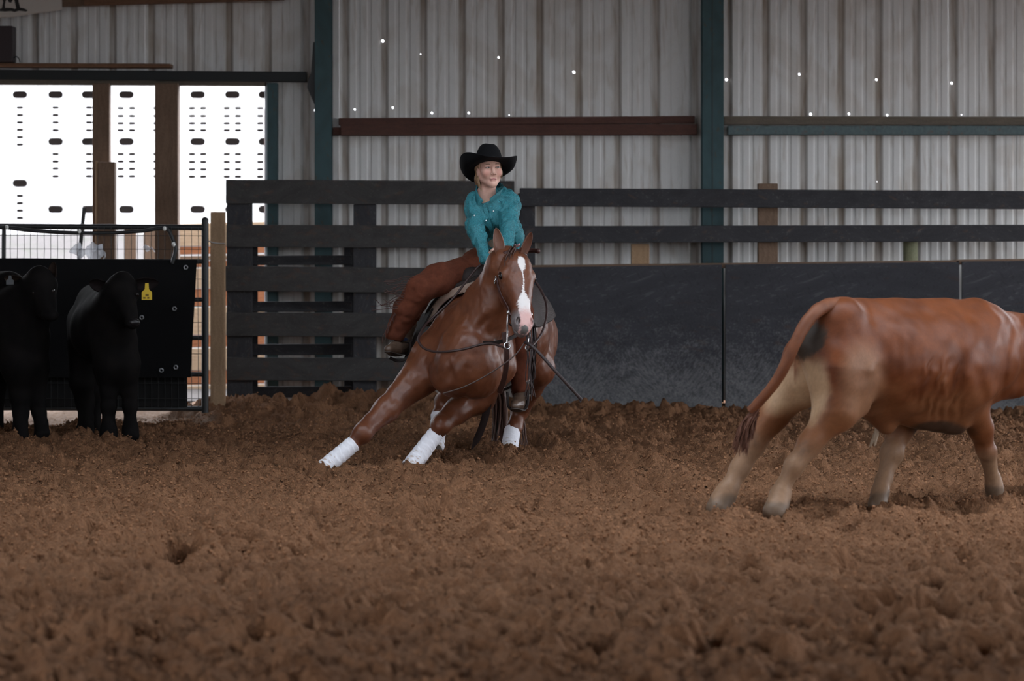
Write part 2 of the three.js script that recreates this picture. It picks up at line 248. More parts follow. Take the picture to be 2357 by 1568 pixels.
{
  const floor = struct('floor'); tag(floor, 'loose churned brown arena dirt with hoof prints', null, null);
  const xs = [], zs = [];
  for (let x = -12; x < -4.6; x += 0.08) xs.push(x); for (let x = -4.6; x <= 4.6; x += 0.0155) xs.push(x); for (let x = 4.68; x <= 12; x += 0.08) xs.push(x);
  for (let z = -7; z > -14; z -= 0.021) zs.push(z); for (let z = -14; z > -20; z -= 0.0155) zs.push(z); for (let z = -20; z > -25.6; z -= 0.022) zs.push(z);
  const nx = xs.length, nz = zs.length, pos = new Float32Array(nx * nz * 3), uv = new Float32Array(nx * nz * 2), col = new Float32Array(nx * nz * 3), idx = new Uint32Array((nx - 1) * (nz - 1) * 6);
  let k = 0;
  for (let j = 0; j < nz; j++) for (let i = 0; i < nx; i++, k++) {
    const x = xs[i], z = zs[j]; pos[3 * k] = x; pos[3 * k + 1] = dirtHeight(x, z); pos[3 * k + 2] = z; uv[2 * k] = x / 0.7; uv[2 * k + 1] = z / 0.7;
    const m = fbm2(x * 0.9 + 50, z * 0.9, 2), m2 = N2(x * 17 + 9, z * 17), c = mix3([0.305, 0.155, 0.082], [0.205, 0.100, 0.051], clamp(0.5 + 0.45 * m + 0.25 * m2)); col.set(mix3(c, [0.40, 0.30, 0.235], litGateLane(x, z) * clamp(0.8 + 0.4 * m2)), 3 * k);   // drier and damper sand; doorway light painted in behind the gate
  }
  k = 0; for (let j = 0; j < nz - 1; j++) for (let i = 0; i < nx - 1; i++) { const a = j * nx + i; idx.set([a, a + 1, a + nx, a + 1, a + nx + 1, a + nx], k); k += 6; }
  const g = new THREE.BufferGeometry(); g.setAttribute('position', new THREE.BufferAttribute(pos, 3)); g.setAttribute('uv', new THREE.BufferAttribute(uv, 2)); g.setAttribute('color', new THREE.BufferAttribute(col, 3)); g.setIndex(new THREE.BufferAttribute(idx, 1)); g.computeVertexNormals();
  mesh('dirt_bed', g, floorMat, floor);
  const g2 = new THREE.BoxGeometry(26, 0.2, 26.5, 1, 1, 1); boxUV(g2, 1 / 0.7); const c2 = new Float32Array(g2.attributes.position.count * 3); for (let i = 0; i < c2.length; i += 3) c2.set([0.22, 0.11, 0.053], i); g2.setAttribute('color', new THREE.BufferAttribute(c2, 3));
  mesh('packed_base', g2, floorMat, floor).position.set(0, -0.17, 6.25); 
  // loose crumbs kicked up over the bed
  const cg = mergeVertices(new THREE.IcosahedronGeometry(1, 1).deleteAttribute('uv').deleteAttribute('normal')); { const p = cg.attributes.position; for (let i = 0; i < p.count; i++) { const q = v3().fromBufferAttribute(p, i); q.multiplyScalar(1 + 0.28 * N3(q.x * 1.7, q.y * 1.7, q.z * 1.7)); p.setXYZ(i, q.x, q.y * 0.75, q.z); } cg.computeVertexNormals(); }
  const n = 150000, im = shade(new THREE.InstancedMesh(cg, mat({ roughness: 0.95, specularIntensity: 0.25, bumpMap: floorMat.bumpMap, bumpScale: 0.002 }), n)), r = rng(333), m4 = new THREE.Matrix4(), q = new THREE.Quaternion(), e = new THREE.Euler();
  for (let i = 0; i < n; i++) {
    const z = i < 110000 ? -13.2 - 9.3 * r() : -8.5 - 14.5 * r(), x = (r() - 0.5) * (2.2 + 0.36 * -z), s = 0.0028 + 0.0062 * Math.pow(r(), 2.2); q.setFromEuler(e.set(r() * 6, r() * 6, r() * 6));
    m4.compose(v3(x, dirtHeight(x, z) + s * (r() * 0.8 - 0.45), z), q, v3(s, s, s)); im.setMatrixAt(i, m4); const c = mix3([0.28, 0.142, 0.075], [0.19, 0.093, 0.048], r()); im.setColorAt(i, lin(...c));
  }
  im.name = 'dirt_crumbs'; im.userData.kind = 'stuff'; floor.add(im);
}

// ---------------------------------------------------------------- corrugated back wall, sheet by sheet
{
  const wall = struct('wall_back'); tag(wall, 'corrugated off white steel back wall with screw holes', null);
  const rib = 0.3007, prof = [[0, 0], [0.0245, -0.031], [0.0595, -0.031], [0.084, 0], [0.128, 0], [0.138, -0.006], [0.158, -0.006], [0.168, 0], [0.214, 0], [0.224, -0.006], [0.244, -0.006], [0.254, 0], [rib, 0]];
  const holes = [[880, 94, 3.2], [1147, 132, 2], [1323, 166, 3.2], [1672, 183, 3.2], [1842, 171, 2.4], [2017, 183, 2.4], [2190, 191, 2.6], [817, 252, 2], [904, 248, 2.2], [994, 260, 2.4], [1079, 260, 2.4], [1172, 265, 1], [1866, 263, 2.8], [1954, 262, 2.4], [2042, 265, 2.2], [2213, 264, 1.2], [725, 254, 2.2], [2020, 418, 1], [967, 124, 1.2]].map(([x, y, r]) => [wx(x), wy(y), r / WS]);
  const sheet = (x0, n, y0, y1, sp, xmin = -99) => {              // n ribs wide, sp from rib to rib
    const parts = [];
    for (let k = 0; k < n; k++) for (let s = 0; s < prof.length - 1; s++) {
      const sc = sp / rib; let xa = x0 + k * sp + prof[s][0] * sc, xb = x0 + k * sp + prof[s + 1][0] * sc; const za = prof[s][1], zb = prof[s + 1][1];
      if (xb <= xmin) continue; xa = Math.max(xa, xmin);
      const sh = new THREE.Shape([new THREE.Vector2(xa, y0), new THREE.Vector2(xb, y0), new THREE.Vector2(xb, y1), new THREE.Vector2(xa, y1)]);
      for (const [hx, hy, hr] of holes) if (hx >= xa && hx < xb && hy > y0 && hy < y1) { const r = Math.min(hr, (xb - xa) * 0.45), c = clamp(hx, xa + r * 1.05, xb - r * 1.05); const path = new THREE.Path(); path.absellipse(c, hy, r * 0.92, r * 1.1, 0, 2 * Math.PI, true, 0.6); sh.holes.push(path); }
      const g = new THREE.ShapeGeometry(sh, 6), p = g.attributes.position, nn = v3(-(zb - za), 0, xb - xa).normalize();
      for (let i = 0; i < p.count; i++) { const t = (p.getX(i) - xa) / (xb - xa); p.setZ(i, lerp(za, zb, t)); g.attributes.normal.setXYZ(i, nn.x, 0, nn.z); g.attributes.uv.setXY(i, (k + (p.getX(i) - x0 - k * sp) / sp + Math.round(x0 / sp)) / 8, p.getY(i) / 4); }
      parts.push(g.toNonIndexed());
    }
    return mergeGeometries(parts);
  };
  const topY = 5.0, rm = 89.4 / WS, rr = 86.6 / WS, x0 = wx(780.6), head = wy(192);
  const put = (g, k) => { mesh('wall_sheet', g, M.wallSteel, wall).position.z = WZ + 0.0015 * (k % 2); };
  put(sheet(x0 - 2 * rm, 2, 0, head, rm, wx(626)), 1); put(sheet(x0 - 2 * rm, 2, head, topY, rm), 1);                                           // beside the door
  put(sheet(x0, 3, 0, topY, rm), 0); put(sheet(x0 + 3 * rm, 3, 0, topY, rm), 1); put(sheet(x0 + 6 * rm, 4, 0, topY, rm), 0);
  for (let k = 0; k < 5; k++) put(sheet(wx(1662.4) + k * 3 * rr, 3, 0, topY, rr), k + 1);
  for (let k = 0; k < 8; k++) put(sheet(x0 - rm * (5 + 3 * k), 3, k > 4 ? 0 : head, topY, rm), k);
}
// ---------------------------------------------------------------- the rest of the building
{
  const steel = mat({ color: lin(0.24, 0.24, 0.24), roughness: 0.6 });
  const roof = struct('ceiling');
  const slab = (x0, x1, z0, z1, y, m = steel, n = 'roof_sheet') => { const o = mesh(n, new THREE.BoxGeometry(x1 - x0, 0.06, z1 - z0), m, roof); o.position.set((x0 + x1) / 2, y, (z0 + z1) / 2); return o; };
  const clear = mat({ color: lin(0.9, 0.93, 0.95), roughness: 0.0, transmission: 1, thickness: 0, ior: 1.3 });
  const RY = 5.0, sk = SKY.map((q) => q);                       // skylight strips across the roof
  let z = WZ - 0.5;
  for (const [a, b] of [...sk].sort((p, q) => p[0] - q[0])) { slab(-10, 9.6, z, a, RY); slab(-10, SKX[0], a, b, RY); slab(SKX[1], 9.6, a, b, RY); slab(SKX[0], SKX[1], a, b, RY, clear, 'skylight_panel'); z = b; }
  slab(-10, 9.6, z, 13, RY);
  const RX = 9, left = struct('wall_left'); const lw = mesh('wall_sheet', new THREE.BoxGeometry(0.06, 5, 11.6), steel, left); lw.position.set(-7, 2.5, -18.8); for (const [n, h, y] of [['kick_wall', 1.2, 0.6], ['eave_sheet', 1.95, 4.025]]) mesh(n, new THREE.BoxGeometry(0.06, h, 25.6), n === 'kick_wall' ? M.blackRail : steel, left).position.set(-7, y, -0.2);
  const right = struct('wall_right'), rbox = (n, h, y, m) => { mesh(n, new THREE.BoxGeometry(0.06, h, 37), m, right).position.set(RX, y, -6); }; rbox('kick_wall', 1.2, 0.6, M.blackRail); rbox('eave_sheet', 1.95, 4.025, steel);
  const front = struct('wall_front'), fbox = (n, h, y, m) => { mesh(n, new THREE.BoxGeometry(22, h, 0.06), m, front).position.set(1.4, y, 12.6); }; fbox('kick_wall', 2.2, 1.1, M.blackRail); fbox('eave_sheet', 1.7, 4.15, steel);
}
// ground outside
{
  const gm = mat({ roughness: 0.95, map: tex(512, 512, (u, v) => { const a = tile(u, v, 40, 3, 80), b = tile(u, v, 8, 3, 81), sp = tile(u, v, 120, 1, 82); return mix3([0.062, 0.054, 0.052], [0.036, 0.042, 0.024], smooth(0.2, 0.6, b)).map((q) => s2(q * (1 + 0.35 * a + 0.3 * sp))); }, true), bumpMap: tex(256, 256, (u, v) => clamp(0.5 + 0.5 * tile(u, v, 40, 3, 83))), bumpScale: 0.02 });
  const y = struct('yard'); tag(y, 'grey gravel yard outside the doorway', null);
  const g = boxUV(new THREE.BoxGeometry(160, 0.2, 160), 0.5); const o = mesh('gravel', g, gm, y); o.position.set(0, -0.32, -20);
  const ap = boxUV(new THREE.BoxGeometry(14, 0.12, 10), 0.5); const a = mesh('gravel_apron', ap, gm, y); a.position.set(-6, -0.10, -29.9);
  const bk = new THREE.PlaneGeometry(60, 26, 60, 26).rotateX(-Math.PI / 2), bp = bk.attributes.position; for (let i = 0; i < bp.count; i++) { const z = bp.getZ(i) - 46, x = bp.getX(i); bp.setXYZ(i, x - 6, -0.2 + 2.2 * smooth(-33.5, -52, z) + 0.08 * N2(x * 0.7, z * 0.7), z); bk.attributes.uv.setXY(i, x * 0.5, z * 0.5); } bk.computeVertexNormals(); mesh('gravel_bank', bk, gm, y);
}
// steel columns: H sections painted dark green
function column(px0, px1, label, flange) {
  const x0 = wx(px0), x1 = wx(px1), w = x1 - x0, cx = (x0 + x1) / 2, t = thing('steel_column', label, 'column', [cx, 0, WZ + 0.16]);
  const H = 4.95, q = (n, bw, bd, x, z) => { const g = boxUV(new RoundedBoxGeometry(bw, H, bd, 1, 0.003), 0.7, prand() * 5, prand() * 5, 'y'); mesh(n, g, M.green, t).position.set(x, H / 2, z); };
  q('front_flange', w, 0.012, 0, 0.085); q('rear_flange', w, 0.012, 0, -0.085); q('web', 0.010, 0.158, 0, 0);
  return t;
}
column(729, 767, 'dark green steel column right of the doorway');
{ const t = column(1612, 1661, 'dark green steel column between the two wide wall bays'); const g = boxUV(new RoundedBoxGeometry(0.006, 4.95, 0.004, 1, 0.001), 1); mesh('seam_strip', g, M.black, t).position.set(-0.005, 2.475, 0.0925); }
// black gusset on the doorway column
{
  const s = new THREE.Shape([[0, 0], [-0.06, 0.14], [-0.055, 0.2], [-0.03, 0.26], [-0.012, 0.5], [0, 0.5]].map(([x, y]) => new THREE.Vector2(x, y)));
  const o = mesh('gusset_plate', new THREE.ExtrudeGeometry(s, { depth: 0.01, bevelEnabled: true, bevelSize: 0.002, bevelThickness: 0.002, bevelSegments: 1 }), M.black); o.position.set(wx(729), wy(245), WZ + 0.2); tag(o, 'black bent plate sticking out of the doorway column', 'bracket');
}
// wall girts
{
  const t = thing('wall_girt', 'dark red brown timber girt across the middle wall bay', 'beam', [wx(1192), wy(292), WZ + 0.09]);
  const b = (n, xa, ya, xb, yb, h, d, m, z) => { const A = v3(wx(xa) - t.position.x, wy(ya) - t.position.y, z), B = v3(wx(xb) - t.position.x, wy(yb) - t.position.y, z); return boardBetween(n, A, B, h / WS, d, m, t); };
  b('upper_board', 781, 281, 1598, 276, 17, 0.05, M.redwood, -0.02); b('lower_board', 786, 301, 1602, 299, 25, 0.09, M.redwood, 0.02); b('end_block', 768, 303, 786, 303, 18, 0.07, M.redwood, 0);
}
{
  const t = thing('wall_girt', 'weathered grey brown and blue green girt across the right wall bay', 'beam', [wx(2010), wy(290), WZ + 0.09]);
  const b = (n, xa, ya, xb, yb, h, d, m, z) => { const A = v3(wx(xa) - t.position.x, wy(ya) - t.position.y, z), B = v3(wx(xb) - t.position.x, wy(yb) - t.position.y, z); return boardBetween(n, A, B, h / WS, d, m, t); };
  b('upper_board', 1664, 278, 2760, 280, 20, 0.06, M.girtWood, -0.02); b('lower_channel', 1672, 301, 2760, 301, 21, 0.09, mat({ roughness: 0.6, map: tex(512, 64, (u, v) => { const r = smooth(0.35, 0.6, tile(u, v, 9, 3, 91)); return mix3([0.075, 0.115, 0.12], [0.11, 0.07, 0.045], r * 0.7).map((q) => s2(q * (1 + 0.3 * tile(u, v, 30, 2, 92)))); }, true) }), 0.02);
}
// door frame
{
  const d = struct('door_1'); tag(d, 'doorway frame of dark timber and green steel', null);
  const hb = (n, xa, ya, xb, yb, h, dep, m, z) => boardBetween(n, v3(wx(xa), wy(ya), WZ + z), v3(wx(xb), wy(yb), WZ + z), h / WS, dep, m, d);
  hb('header_channel', -420, 170, 708, 179, 23, 0.10, mat({ color: lin(0.045, 0.058, 0.062), roughness: 0.6, map: M.green.map }), 0.10);
  hb('header_board', -420, 187, 612, 191, 15, 0.12, M.girtWood, 0.04);
  hb('ledge_board', -420, 151, 400, 154, 9, 0.20, M.beamWood, 0.13);
  const post = (n, xa, xb, m, z, dep, y1 = 192) => { const g = plankGeo(wy(y1), (xb - xa) / WS, dep, 'y'); const o = mesh(n, g, m, d); o.position.set(wx((xa + xb) / 2), wy(y1) / 2, WZ + z); };
  post('white_trim', 609.5, 617, mat({ color: lin(0.72, 0.74, 0.78), roughness: 0.5 }), -0.03, 0.10); post('jamb_channel', 617, 641, M.green, 0.06, 0.12); post('rust_strip', 606.5, 609.5, M.rustBoard, -0.09, 0.05, 250);
}
// top left: roof brace boards, banner, speaker
{
  const t = thing('roof_beam', 'dark reddish brown beam above the doorway wall', 'beam', [wx(300), wy(0), WZ + 0.25]);
  boardBetween('upper_plank', v3(wx(205) - t.position.x, wy(4) - t.position.y, 0.02), v3(wx(660) - t.position.x, wy(-9) - t.position.y, 0.02), 30 / WS, 0.06, M.beamWood, t);
  boardBetween('lower_plank', v3(wx(-100) - t.position.x, wy(10) - t.position.y, -0.05), v3(wx(230) - t.position.x, wy(1) - t.position.y, -0.05), 32 / WS, 0.05, M.oldPost, t);
}
{
  const c = document.createElement('canvas'); c.width = 1024; c.height = 512; const x = c.getContext('2d'), q = (px, py) => [(px + 100) / 250 * 1024, (py + 160) / 205 * 512];
  x.fillStyle = '#b9b2aa'; x.fillRect(0, 0, 1024, 512); x.fillStyle = '#14100e';
  const poly = (pts) => { x.beginPath(); pts.forEach((p, k) => (k ? x.lineTo(...q(...p)) : x.moveTo(...q(...p)))); x.closePath(); x.fill(); };   // black print: the legs of a standing bull on a strip of ground
  poly([[-75, -95], [-40, -110], [10, -105], [40, -85], [48, -45], [44, -10], [45, 4], [49, 20], [46, 23], [40, 22], [37, 8], [34, -6], [31, 2], [28, 7], [22, 5], [20, -3], [16, 2], [14, 12], [15, 22], [6, 24], [8, 14], [10, 6], [8, -4], [0, -14], [-30, -16], [-34, 4], [-32, 20], [-42, 22], [-46, 0], [-60, -20], [-74, -50]]);
  poly([[-60, 20], [-30, 18], [0, 21], [10, 20], [18, 18.5], [30, 19], [36, 21], [44, 19], [52, 18.5], [60, 21], [66, 24.5], [62, 27], [54, 26], [46, 25], [36, 28], [28, 26], [14, 27], [0, 26], [-60, 27]]);
  const t = new THREE.CanvasTexture(c); t.colorSpace = THREE.SRGBColorSpace;
  const W2 = 2.2, pts = [[-0.308, 0.65], [0.53, 0.65], [0.53, 0.03], [0.26, -0.01], [0.12, -0.03], [-0.1, -0.035], [-0.308, -0.03]];
  const s = new THREE.Shape(pts.map(([a, b]) => new THREE.Vector2(a, b))), g = new THREE.ExtrudeGeometry(s, { depth: 0.012, bevelEnabled: true, bevelSize: 0.003, bevelThickness: 0.003, bevelSegments: 1 }), p = g.attributes.position, uv = g.attributes.uv;
  for (let i = 0; i < p.count; i++) uv.setXY(i, clamp((142 - (0.53 - p.getX(i)) * WS + 100) / 250, 0.004, 0.996), clamp(1 - (30 - p.getY(i) * WS + 160) / 205, 0.004, 0.996));
  const o = mesh('banner', g, mat({ map: t, roughness: 0.7 })); o.position.set((142 - CX) * 23.96 / F - 0.53, EYE - (30 - CY) * 23.96 / F, WZ + 0.34); tag(o, 'off white banner with a black bull print under the roof beam', 'banner');
}
{
  const t = thing('loudspeaker', 'dark boxy loudspeaker standing on the ledge above the doorway', 'speaker', [wx(10), wy(146), WZ + 0.16]);
  const g = boxUV(new RoundedBoxGeometry(0.21, 0.285, 0.18, 2, 0.008)); mesh('cabinet', g, mat({ color: lin(0.022, 0.012, 0.014), roughness: 0.6 }), t).position.set(0, 0.1425, 0);
  mesh('cable', tube([v3(0.1, 0.03, 0.02), v3(0.125, 0.045, 0.02), v3(0.145, 0.03, 0.02), v3(0.155, 0.0, 0.02)], 0.004), M.black, t);
}

// ---------------------------------------------------------------- arena fence
const dustyPly = mat({ roughness: 0.78, specularIntensity: 0.4, bumpMap: tex(256, 256, (u, v) => clamp(0.5 + 0.5 * tile(u, v, 60, 3, 107))), bumpScale: 0.0012, map: tex(768, 640, (u, v) => {   // v = 0 at the foot of the panel
  const a = tile(u, v, 5, 4, 100), fine = tile(u, v, 160, 2, 101), sc = smooth(0.4, 0.62, tile(u, v, 30, 3, 102) + 0.3 * a), vs = smooth(0.35, 0.6, tile(u, v * 0.25, 60, 2, 103)), crust = smooth(-0.1, 0.9, 0.35 * tile(u * 2, v, 7, 4, 104) + 0.45 * tile(u * 3, v, 34, 3, 105) + 0.95 - v * 1.9), brown = smooth(0.4, 0.7, tile(u, v, 8, 4, 106));
  let c = [0.038, 0.039, 0.046]; c = mix3(c, [0.060, 0.040, 0.034], brown * 0.5); c = mix3(c, [0.165, 0.165, 0.168], crust * (0.66 + 0.3 * fine)); c = mix3(c, [0.17, 0.17, 0.17], sc * 0.16); c = mix3(c, [0.02, 0.02, 0.022], vs * 0.35);   // dried mud splashed up the boards
  return c.map((q) => s2(q * (1 + 0.25 * a + 0.2 * fine)));
}, true) });
{
  const t = thing('plank_fence', 'black plank fence with five rails left of the horse', 'fence', [fx(850), 0, FZ]);
  const lo = (v) => v.sub(t.position), rail = (xa, ya, xb, yb, h, z = 0) => boardBetween('rail', lo(v3(fx(xa), fy(ya), FZ + z)), lo(v3(fx(xb), fy(yb), FZ + z)), h / FS, 0.04, M.greyRail, t);
  rail(520, 441, 1184, 444, 55); rail(521, 543, 1182, 546, 52, 0.002); rail(519, 641, 1183, 648, 58, 0.003); rail(521, 746, 1180, 750, 55, 0.001); rail(522, 849, 1182, 852, 53, 0.002);
  const post = (px, w, top, m = M.blackRail, z = -0.07, dep = 0.09) => { const h = fy(top) + 0.25, o = mesh('post', plankGeo(h, w / FS, dep, 'y'), m, t); o.position.set(fx(px) - t.position.x, h / 2 - 0.25, z); };
  post(550, 58, 416); post(839, 52, 470); 
}
{
  const t = thing('kickboard_fence', 'black fence with two rails above plywood kickboards behind the steer', 'fence', [fx(1800), 0, FZ]);
  const lo = (v) => v.sub(t.position), rail = (xa, ya, xb, yb, h, z = 0, n = 'rail') => boardBetween(n, lo(v3(fx(xa), fy(ya), FZ + z)), lo(v3(fx(xb), fy(yb), FZ + z)), h / FS, 0.04, M.blackRail, t);
  rail(1196, 454, 2600, 462, 42); rail(1192, 540, 2600, 536, 39, 0.002);
  const cap = (xa, ya, xb, yb) => boardBetween('top_board', lo(v3(fx(xa), fy(ya), FZ - 0.05)), lo(v3(fx(xb), fy(yb), FZ - 0.05)), 12 / FS, 0.08, M.oldPost, t);
  cap(1192, 617, 1660, 612); cap(1660, 612, 2210, 605); cap(2200, 604, 2700, 598);
  const panel = (xa, xb, ya, yb) => {                            // plywood sheet, slightly out of level
    const w = (xb - xa) / FS, y0 = -0.15, g = new RoundedBoxGeometry(w - 0.006, 1, 0.02, 1, 0.004), p = g.attributes.position, ta = fy(ya), tb = fy(yb), uv = g.attributes.uv, du = prand() * 3;
    for (let i = 0; i < p.count; i++) { const s = p.getX(i) / w + 0.5, top = lerp(ta, tb, s); p.setY(i, lerp(y0, top, p.getY(i) + 0.5)); uv.setXY(i, (p.getX(i) + du) / 2.4, clamp(p.getY(i) / 1.3, 0.002, 0.998)); }
    mesh('plywood_panel', g, dustyPly, t).position.set((fx(xa) + fx(xb)) / 2 - t.position.x, 0, 0.012);
  };
  panel(1188, 1662, 616, 609); panel(1668, 2208, 609, 603); panel(2212, 2720, 602, 597);
  const post = (px, w, top, bot, m, z = -0.13, dep = 0.1, round) => { const h = fy(top) + 0.2, g = round ? boxUV(new THREE.CylinderGeometry(w / FS / 2, w / FS / 2, h, 14), 1, 3, 2, 'y') : plankGeo(h, w / FS, dep, 'y'); const o = mesh('post', g, m, t); o.position.set(fx(px) - t.position.x, h / 2 - 0.2, z); };
  post(1770, 46, 422, 0, M.oldPost); post(1475, 42, 562, 0, M.newPine); post(2101, 34, 556, 0, wood([0.10, 0.11, 0.06], [0.22, 0.22, 0.13], 58), -0.13, 0.1, true); post(1212, 40, 445, 0, M.blackRail, -0.1);
}
// dark plank gate leaning behind the fence
{
  const t = thing('plank_gate', 'dark plank gate standing behind the left fence rails', 'gate', [fx(690), 0, FZ - 0.28]);
  for (const [y, h] of [[598, 22], [706, 24], [806, 26], [905, 26]]) boardBetween('rail', v3(fx(560) - t.position.x, fy(y) - 0.01, 0), v3(fx(806) - t.position.x, fy(y + 2), 0), h / FS, 0.035, M.blackRail, t);
  for (const x of [572, 800]) { const o = mesh('stile', plankGeo(1.25, 0.09, 0.03, 'y'), M.blackRail, t); o.position.set(fx(x) - t.position.x, 0.62, -0.034); }
}
// new pine post by the gate
{
  const d = 22.35, s = F / d, x0 = (484 - CX) / s, x1 = (517 - CX) / s, top = EYE - (488 - CY) / s, t = thing('wooden_post', 'light new pine post between the pipe gate and fence', 'post', [(x0 + x1) / 2, 0, -d - 0.05]);
  const o = mesh('timber', plankGeo(top + 0.3, x1 - x0, 0.09, 'y'), M.newPine, t); o.position.y = (top + 0.3) / 2 - 0.3;
  const y = EYE - (560 - CY) / s; mesh('wire_tie', tube([v3(-0.10, y + 0.04, 0.05), v3(-0.055, y + 0.012, 0.052), v3(0, y, 0.049), v3(0.056, y - 0.003, 0.049)], 0.004), M.galv, t);
}
// pipe gate with welded wire
const GZ = -22.12, GS = F / 22.12, gx = (px) => (px - CX) / GS, gy = (py) => EYE - (py - CY) / GS;
{
  const t = thing('pipe_gate', 'black steel pipe gate with welded wire mesh behind the black calves', 'gate', [gx(472), 0, GZ]);
  const q = (px, py, z = 0) => v3(gx(px) - t.position.x, gy(py), z), L = -420;
  mesh('top_pipe', rod(q(L, 518), q(472, 524), 0.021, 12), M.black, t);
  for (const y of [690, 778, 862]) mesh('cross_pipe', rod(q(L, y - 2), q(472, y), 0.017, 10), M.black, t);
  mesh('bottom_pipe', rod(q(L, 938), q(472, 941), 0.019, 10), M.black, t); mesh('cross_pipe', rod(q(L, 600), q(472, 602), 0.017, 10), M.black, t);
  mesh('hinge_post', merge([rod(q(472, 950), q(472, 508), 0.026, 14), new THREE.SphereGeometry(0.027, 12, 8).translate(...q(472, 508).toArray())]), M.black, t);
  mesh('stile', rod(q(9, 520), q(6, 940), 0.016, 8), M.black, t);
  { const g = boxUV(new RoundedBoxGeometry(gx(432) - gx(L), gy(866) - gy(936), 0.008, 1, 0.003)), m = mesh('kick_sheet', g, mat({ color: lin(0.012, 0.012, 0.012), roughness: 0.85, specularIntensity: 0.25 }), t); m.position.set((gx(432) + gx(L)) / 2 - t.position.x, (gy(866) + gy(936)) / 2, 0.026); }
  const wires = [], r = rng(61);
  for (let x = L; x < 468; x += 15.4) { const b = (r() - 0.5) * 2; wires.push(tube([q(x, 522, 0.045), q(x + b * 2, 560, 0.045), q(x - b, 600, 0.045), q(x, 780, 0.045), q(x, 941, 0.03)], 0.0022, false, 8, 4)); }
  for (const y of [541, 572, 640, 703, 740, 812, 880, 915]) wires.push(rod(q(L, y, 0.049), q(472, y + 2, 0.049), 0.0022, 4));
  tag(mesh('wire_mesh', merge(wires), M.black, t), null, null, null, 'stuff');
}
{
  const t = thing('tarp', 'black rubber sheet with grommets tied over the pipe gate', 'tarp', [gx(250), 0, GZ + 0.075]);
  const nx = 60, ny = 30, g = new THREE.PlaneGeometry(1, 1, nx, ny), p = g.attributes.position;
  for (let i = 0; i < p.count; i++) { const u = p.getX(i) + 0.5, v = p.getY(i) + 0.5, xl = gx(-420), xr = gx(lerp(441, 456, v)), yb = gy(868), yt = gy(596 + 2 * Math.sin(u * 9)); p.setXYZ(i, lerp(xl, xr, u) - t.position.x, lerp(yb, yt, v), 0.006 * N2(u * 7, v * 3) + 0.003 * N2(u * 30, v * 6)); }
  g.computeVertexNormals(); mesh('sheet', g, mat({ color: lin(0.006, 0.006, 0.0065), roughness: 0.85, specularIntensity: 0.25, side: THREE.DoubleSide }), t);
  for (const [x, y] of [[405, 710], [375, 851], [408, 844], [330, 730], [431, 615]]) { const o = mesh('grommet', new THREE.TorusGeometry(0.013, 0.004, 6, 14), M.galv, t); o.position.set(gx(x) - t.position.x, gy(y), 0.022); }
}
{
  const z = 0.10, q = (px, py) => v3(gx(px), gy(py), GZ + z), o = mesh('hose', tube([q(-420, 522), q(-200, 530), q(20, 524), q(60, 529), q(110, 533), q(187, 536), q(260, 536), q(330, 532), q(388, 527), q(400, 548), q(408, 572), q(404, 592), q(400, 606)], 0.014, false, 80, 8), M.black); tag(o, 'sagging black hose tied along the top of the pipe gate', 'hose');
  for (const [x, y] of [[22, 523], [188, 532], [383, 526], [404, 562]]) { const k = mesh('hose_tie', new THREE.IcosahedronGeometry(0.013, 2).scale(1, 1.3, 0.8), mat({ color: lin(0.75, 0.75, 0.72), roughness: 0.3 })); k.position.copy(q(x, y)).add(v3(0, 0, 0.016)); tag(k, { 22: 'pale plastic tie on hose at the far left edge', 188: 'pale plastic tie where hose sags lowest, left of timber posts', 383: 'pale plastic tie where hose bends down toward the tarp', 404: 'pale plastic tie on the hanging end of the hose' }[x], 'tie'); }
}
// torn white plastic caught on the gate
function plastic(label, px, py, w, h, seed) {
  const g = new THREE.PlaneGeometry(w, h, 22, 12), p = g.attributes.position; const sh = [];
  for (let i = 0; i < p.count; i++) { const x = p.getX(i), y = p.getY(i), e = 1 + 0.5 * N2(x * 9 + seed, y * 9), a = N2(x * 25 + seed, y * 11); p.setXYZ(i, x * e, y * (0.8 + 0.5 * N2(x * 14 + seed, 3)) + 0.02 * a, 0.03 * N2(x * 18, y * 18 + seed)); }
  g.computeVertexNormals(); const o = mesh('plastic_scrap', g, mat({ color: lin(0.8, 0.82, 0.86), roughness: 0.5, transmission: 0.45, side: THREE.DoubleSide })); o.position.set(gx(px), gy(py), GZ - 0.05); tag(o, label, 'plastic'); return o;
}
plastic('large torn white plastic scrap hanging behind the gate wires', 202, 580, 0.22, 0.11, 4); plastic('small torn white plastic shred behind the gate wires', 342, 572, 0.07, 0.05, 9).position.z += 0.03;

// ---------------------------------------------------------------- outside the doorway
{
  const D = 24.22, s = F / D, q = (px) => (px - CX) / s, y = (py) => EYE - (py - CY) / s;
  const timber = (label, x0, x1, top, m, z = 0, lean = 0) => { const w = q(x1) - q(x0), h = y(top) + 0.3, t = mesh('timber_post', plankGeo(h, w, w * 0.9, 'y'), m); t.position.set((q(x0) + q(x1)) / 2, h / 2 - 0.3, -D + z); t.rotation.z = lean; return tag(t, label, 'post'); };
  timber('narrow tall brown timber post standing in the doorway', 215, 254, 192, M.oldPost); timber('broad tall brown timber post standing in the doorway', 359, 412, 192, M.oldPost);
  timber('short cut off timber post beside the narrow tall one', 236, 274, 374, M.oldPost, 0.2); const l = mesh('pine_batten', plankGeo(y(372), 0.02, 0.02, 'y'), M.newPine); l.position.set(q(232), y(372) / 2, -D + 0.24); tag(l, 'thin pale pine batten nailed to the short timber post', 'batten');
  const bar = mesh('leaning_bar', rod(v3(q(160), -0.05, -D + 0.3), v3(q(206), y(478), -D + 0.3), 0.016, 8), M.black); tag(bar, 'dark bar leaning left of the narrow timber post', 'bar');
}
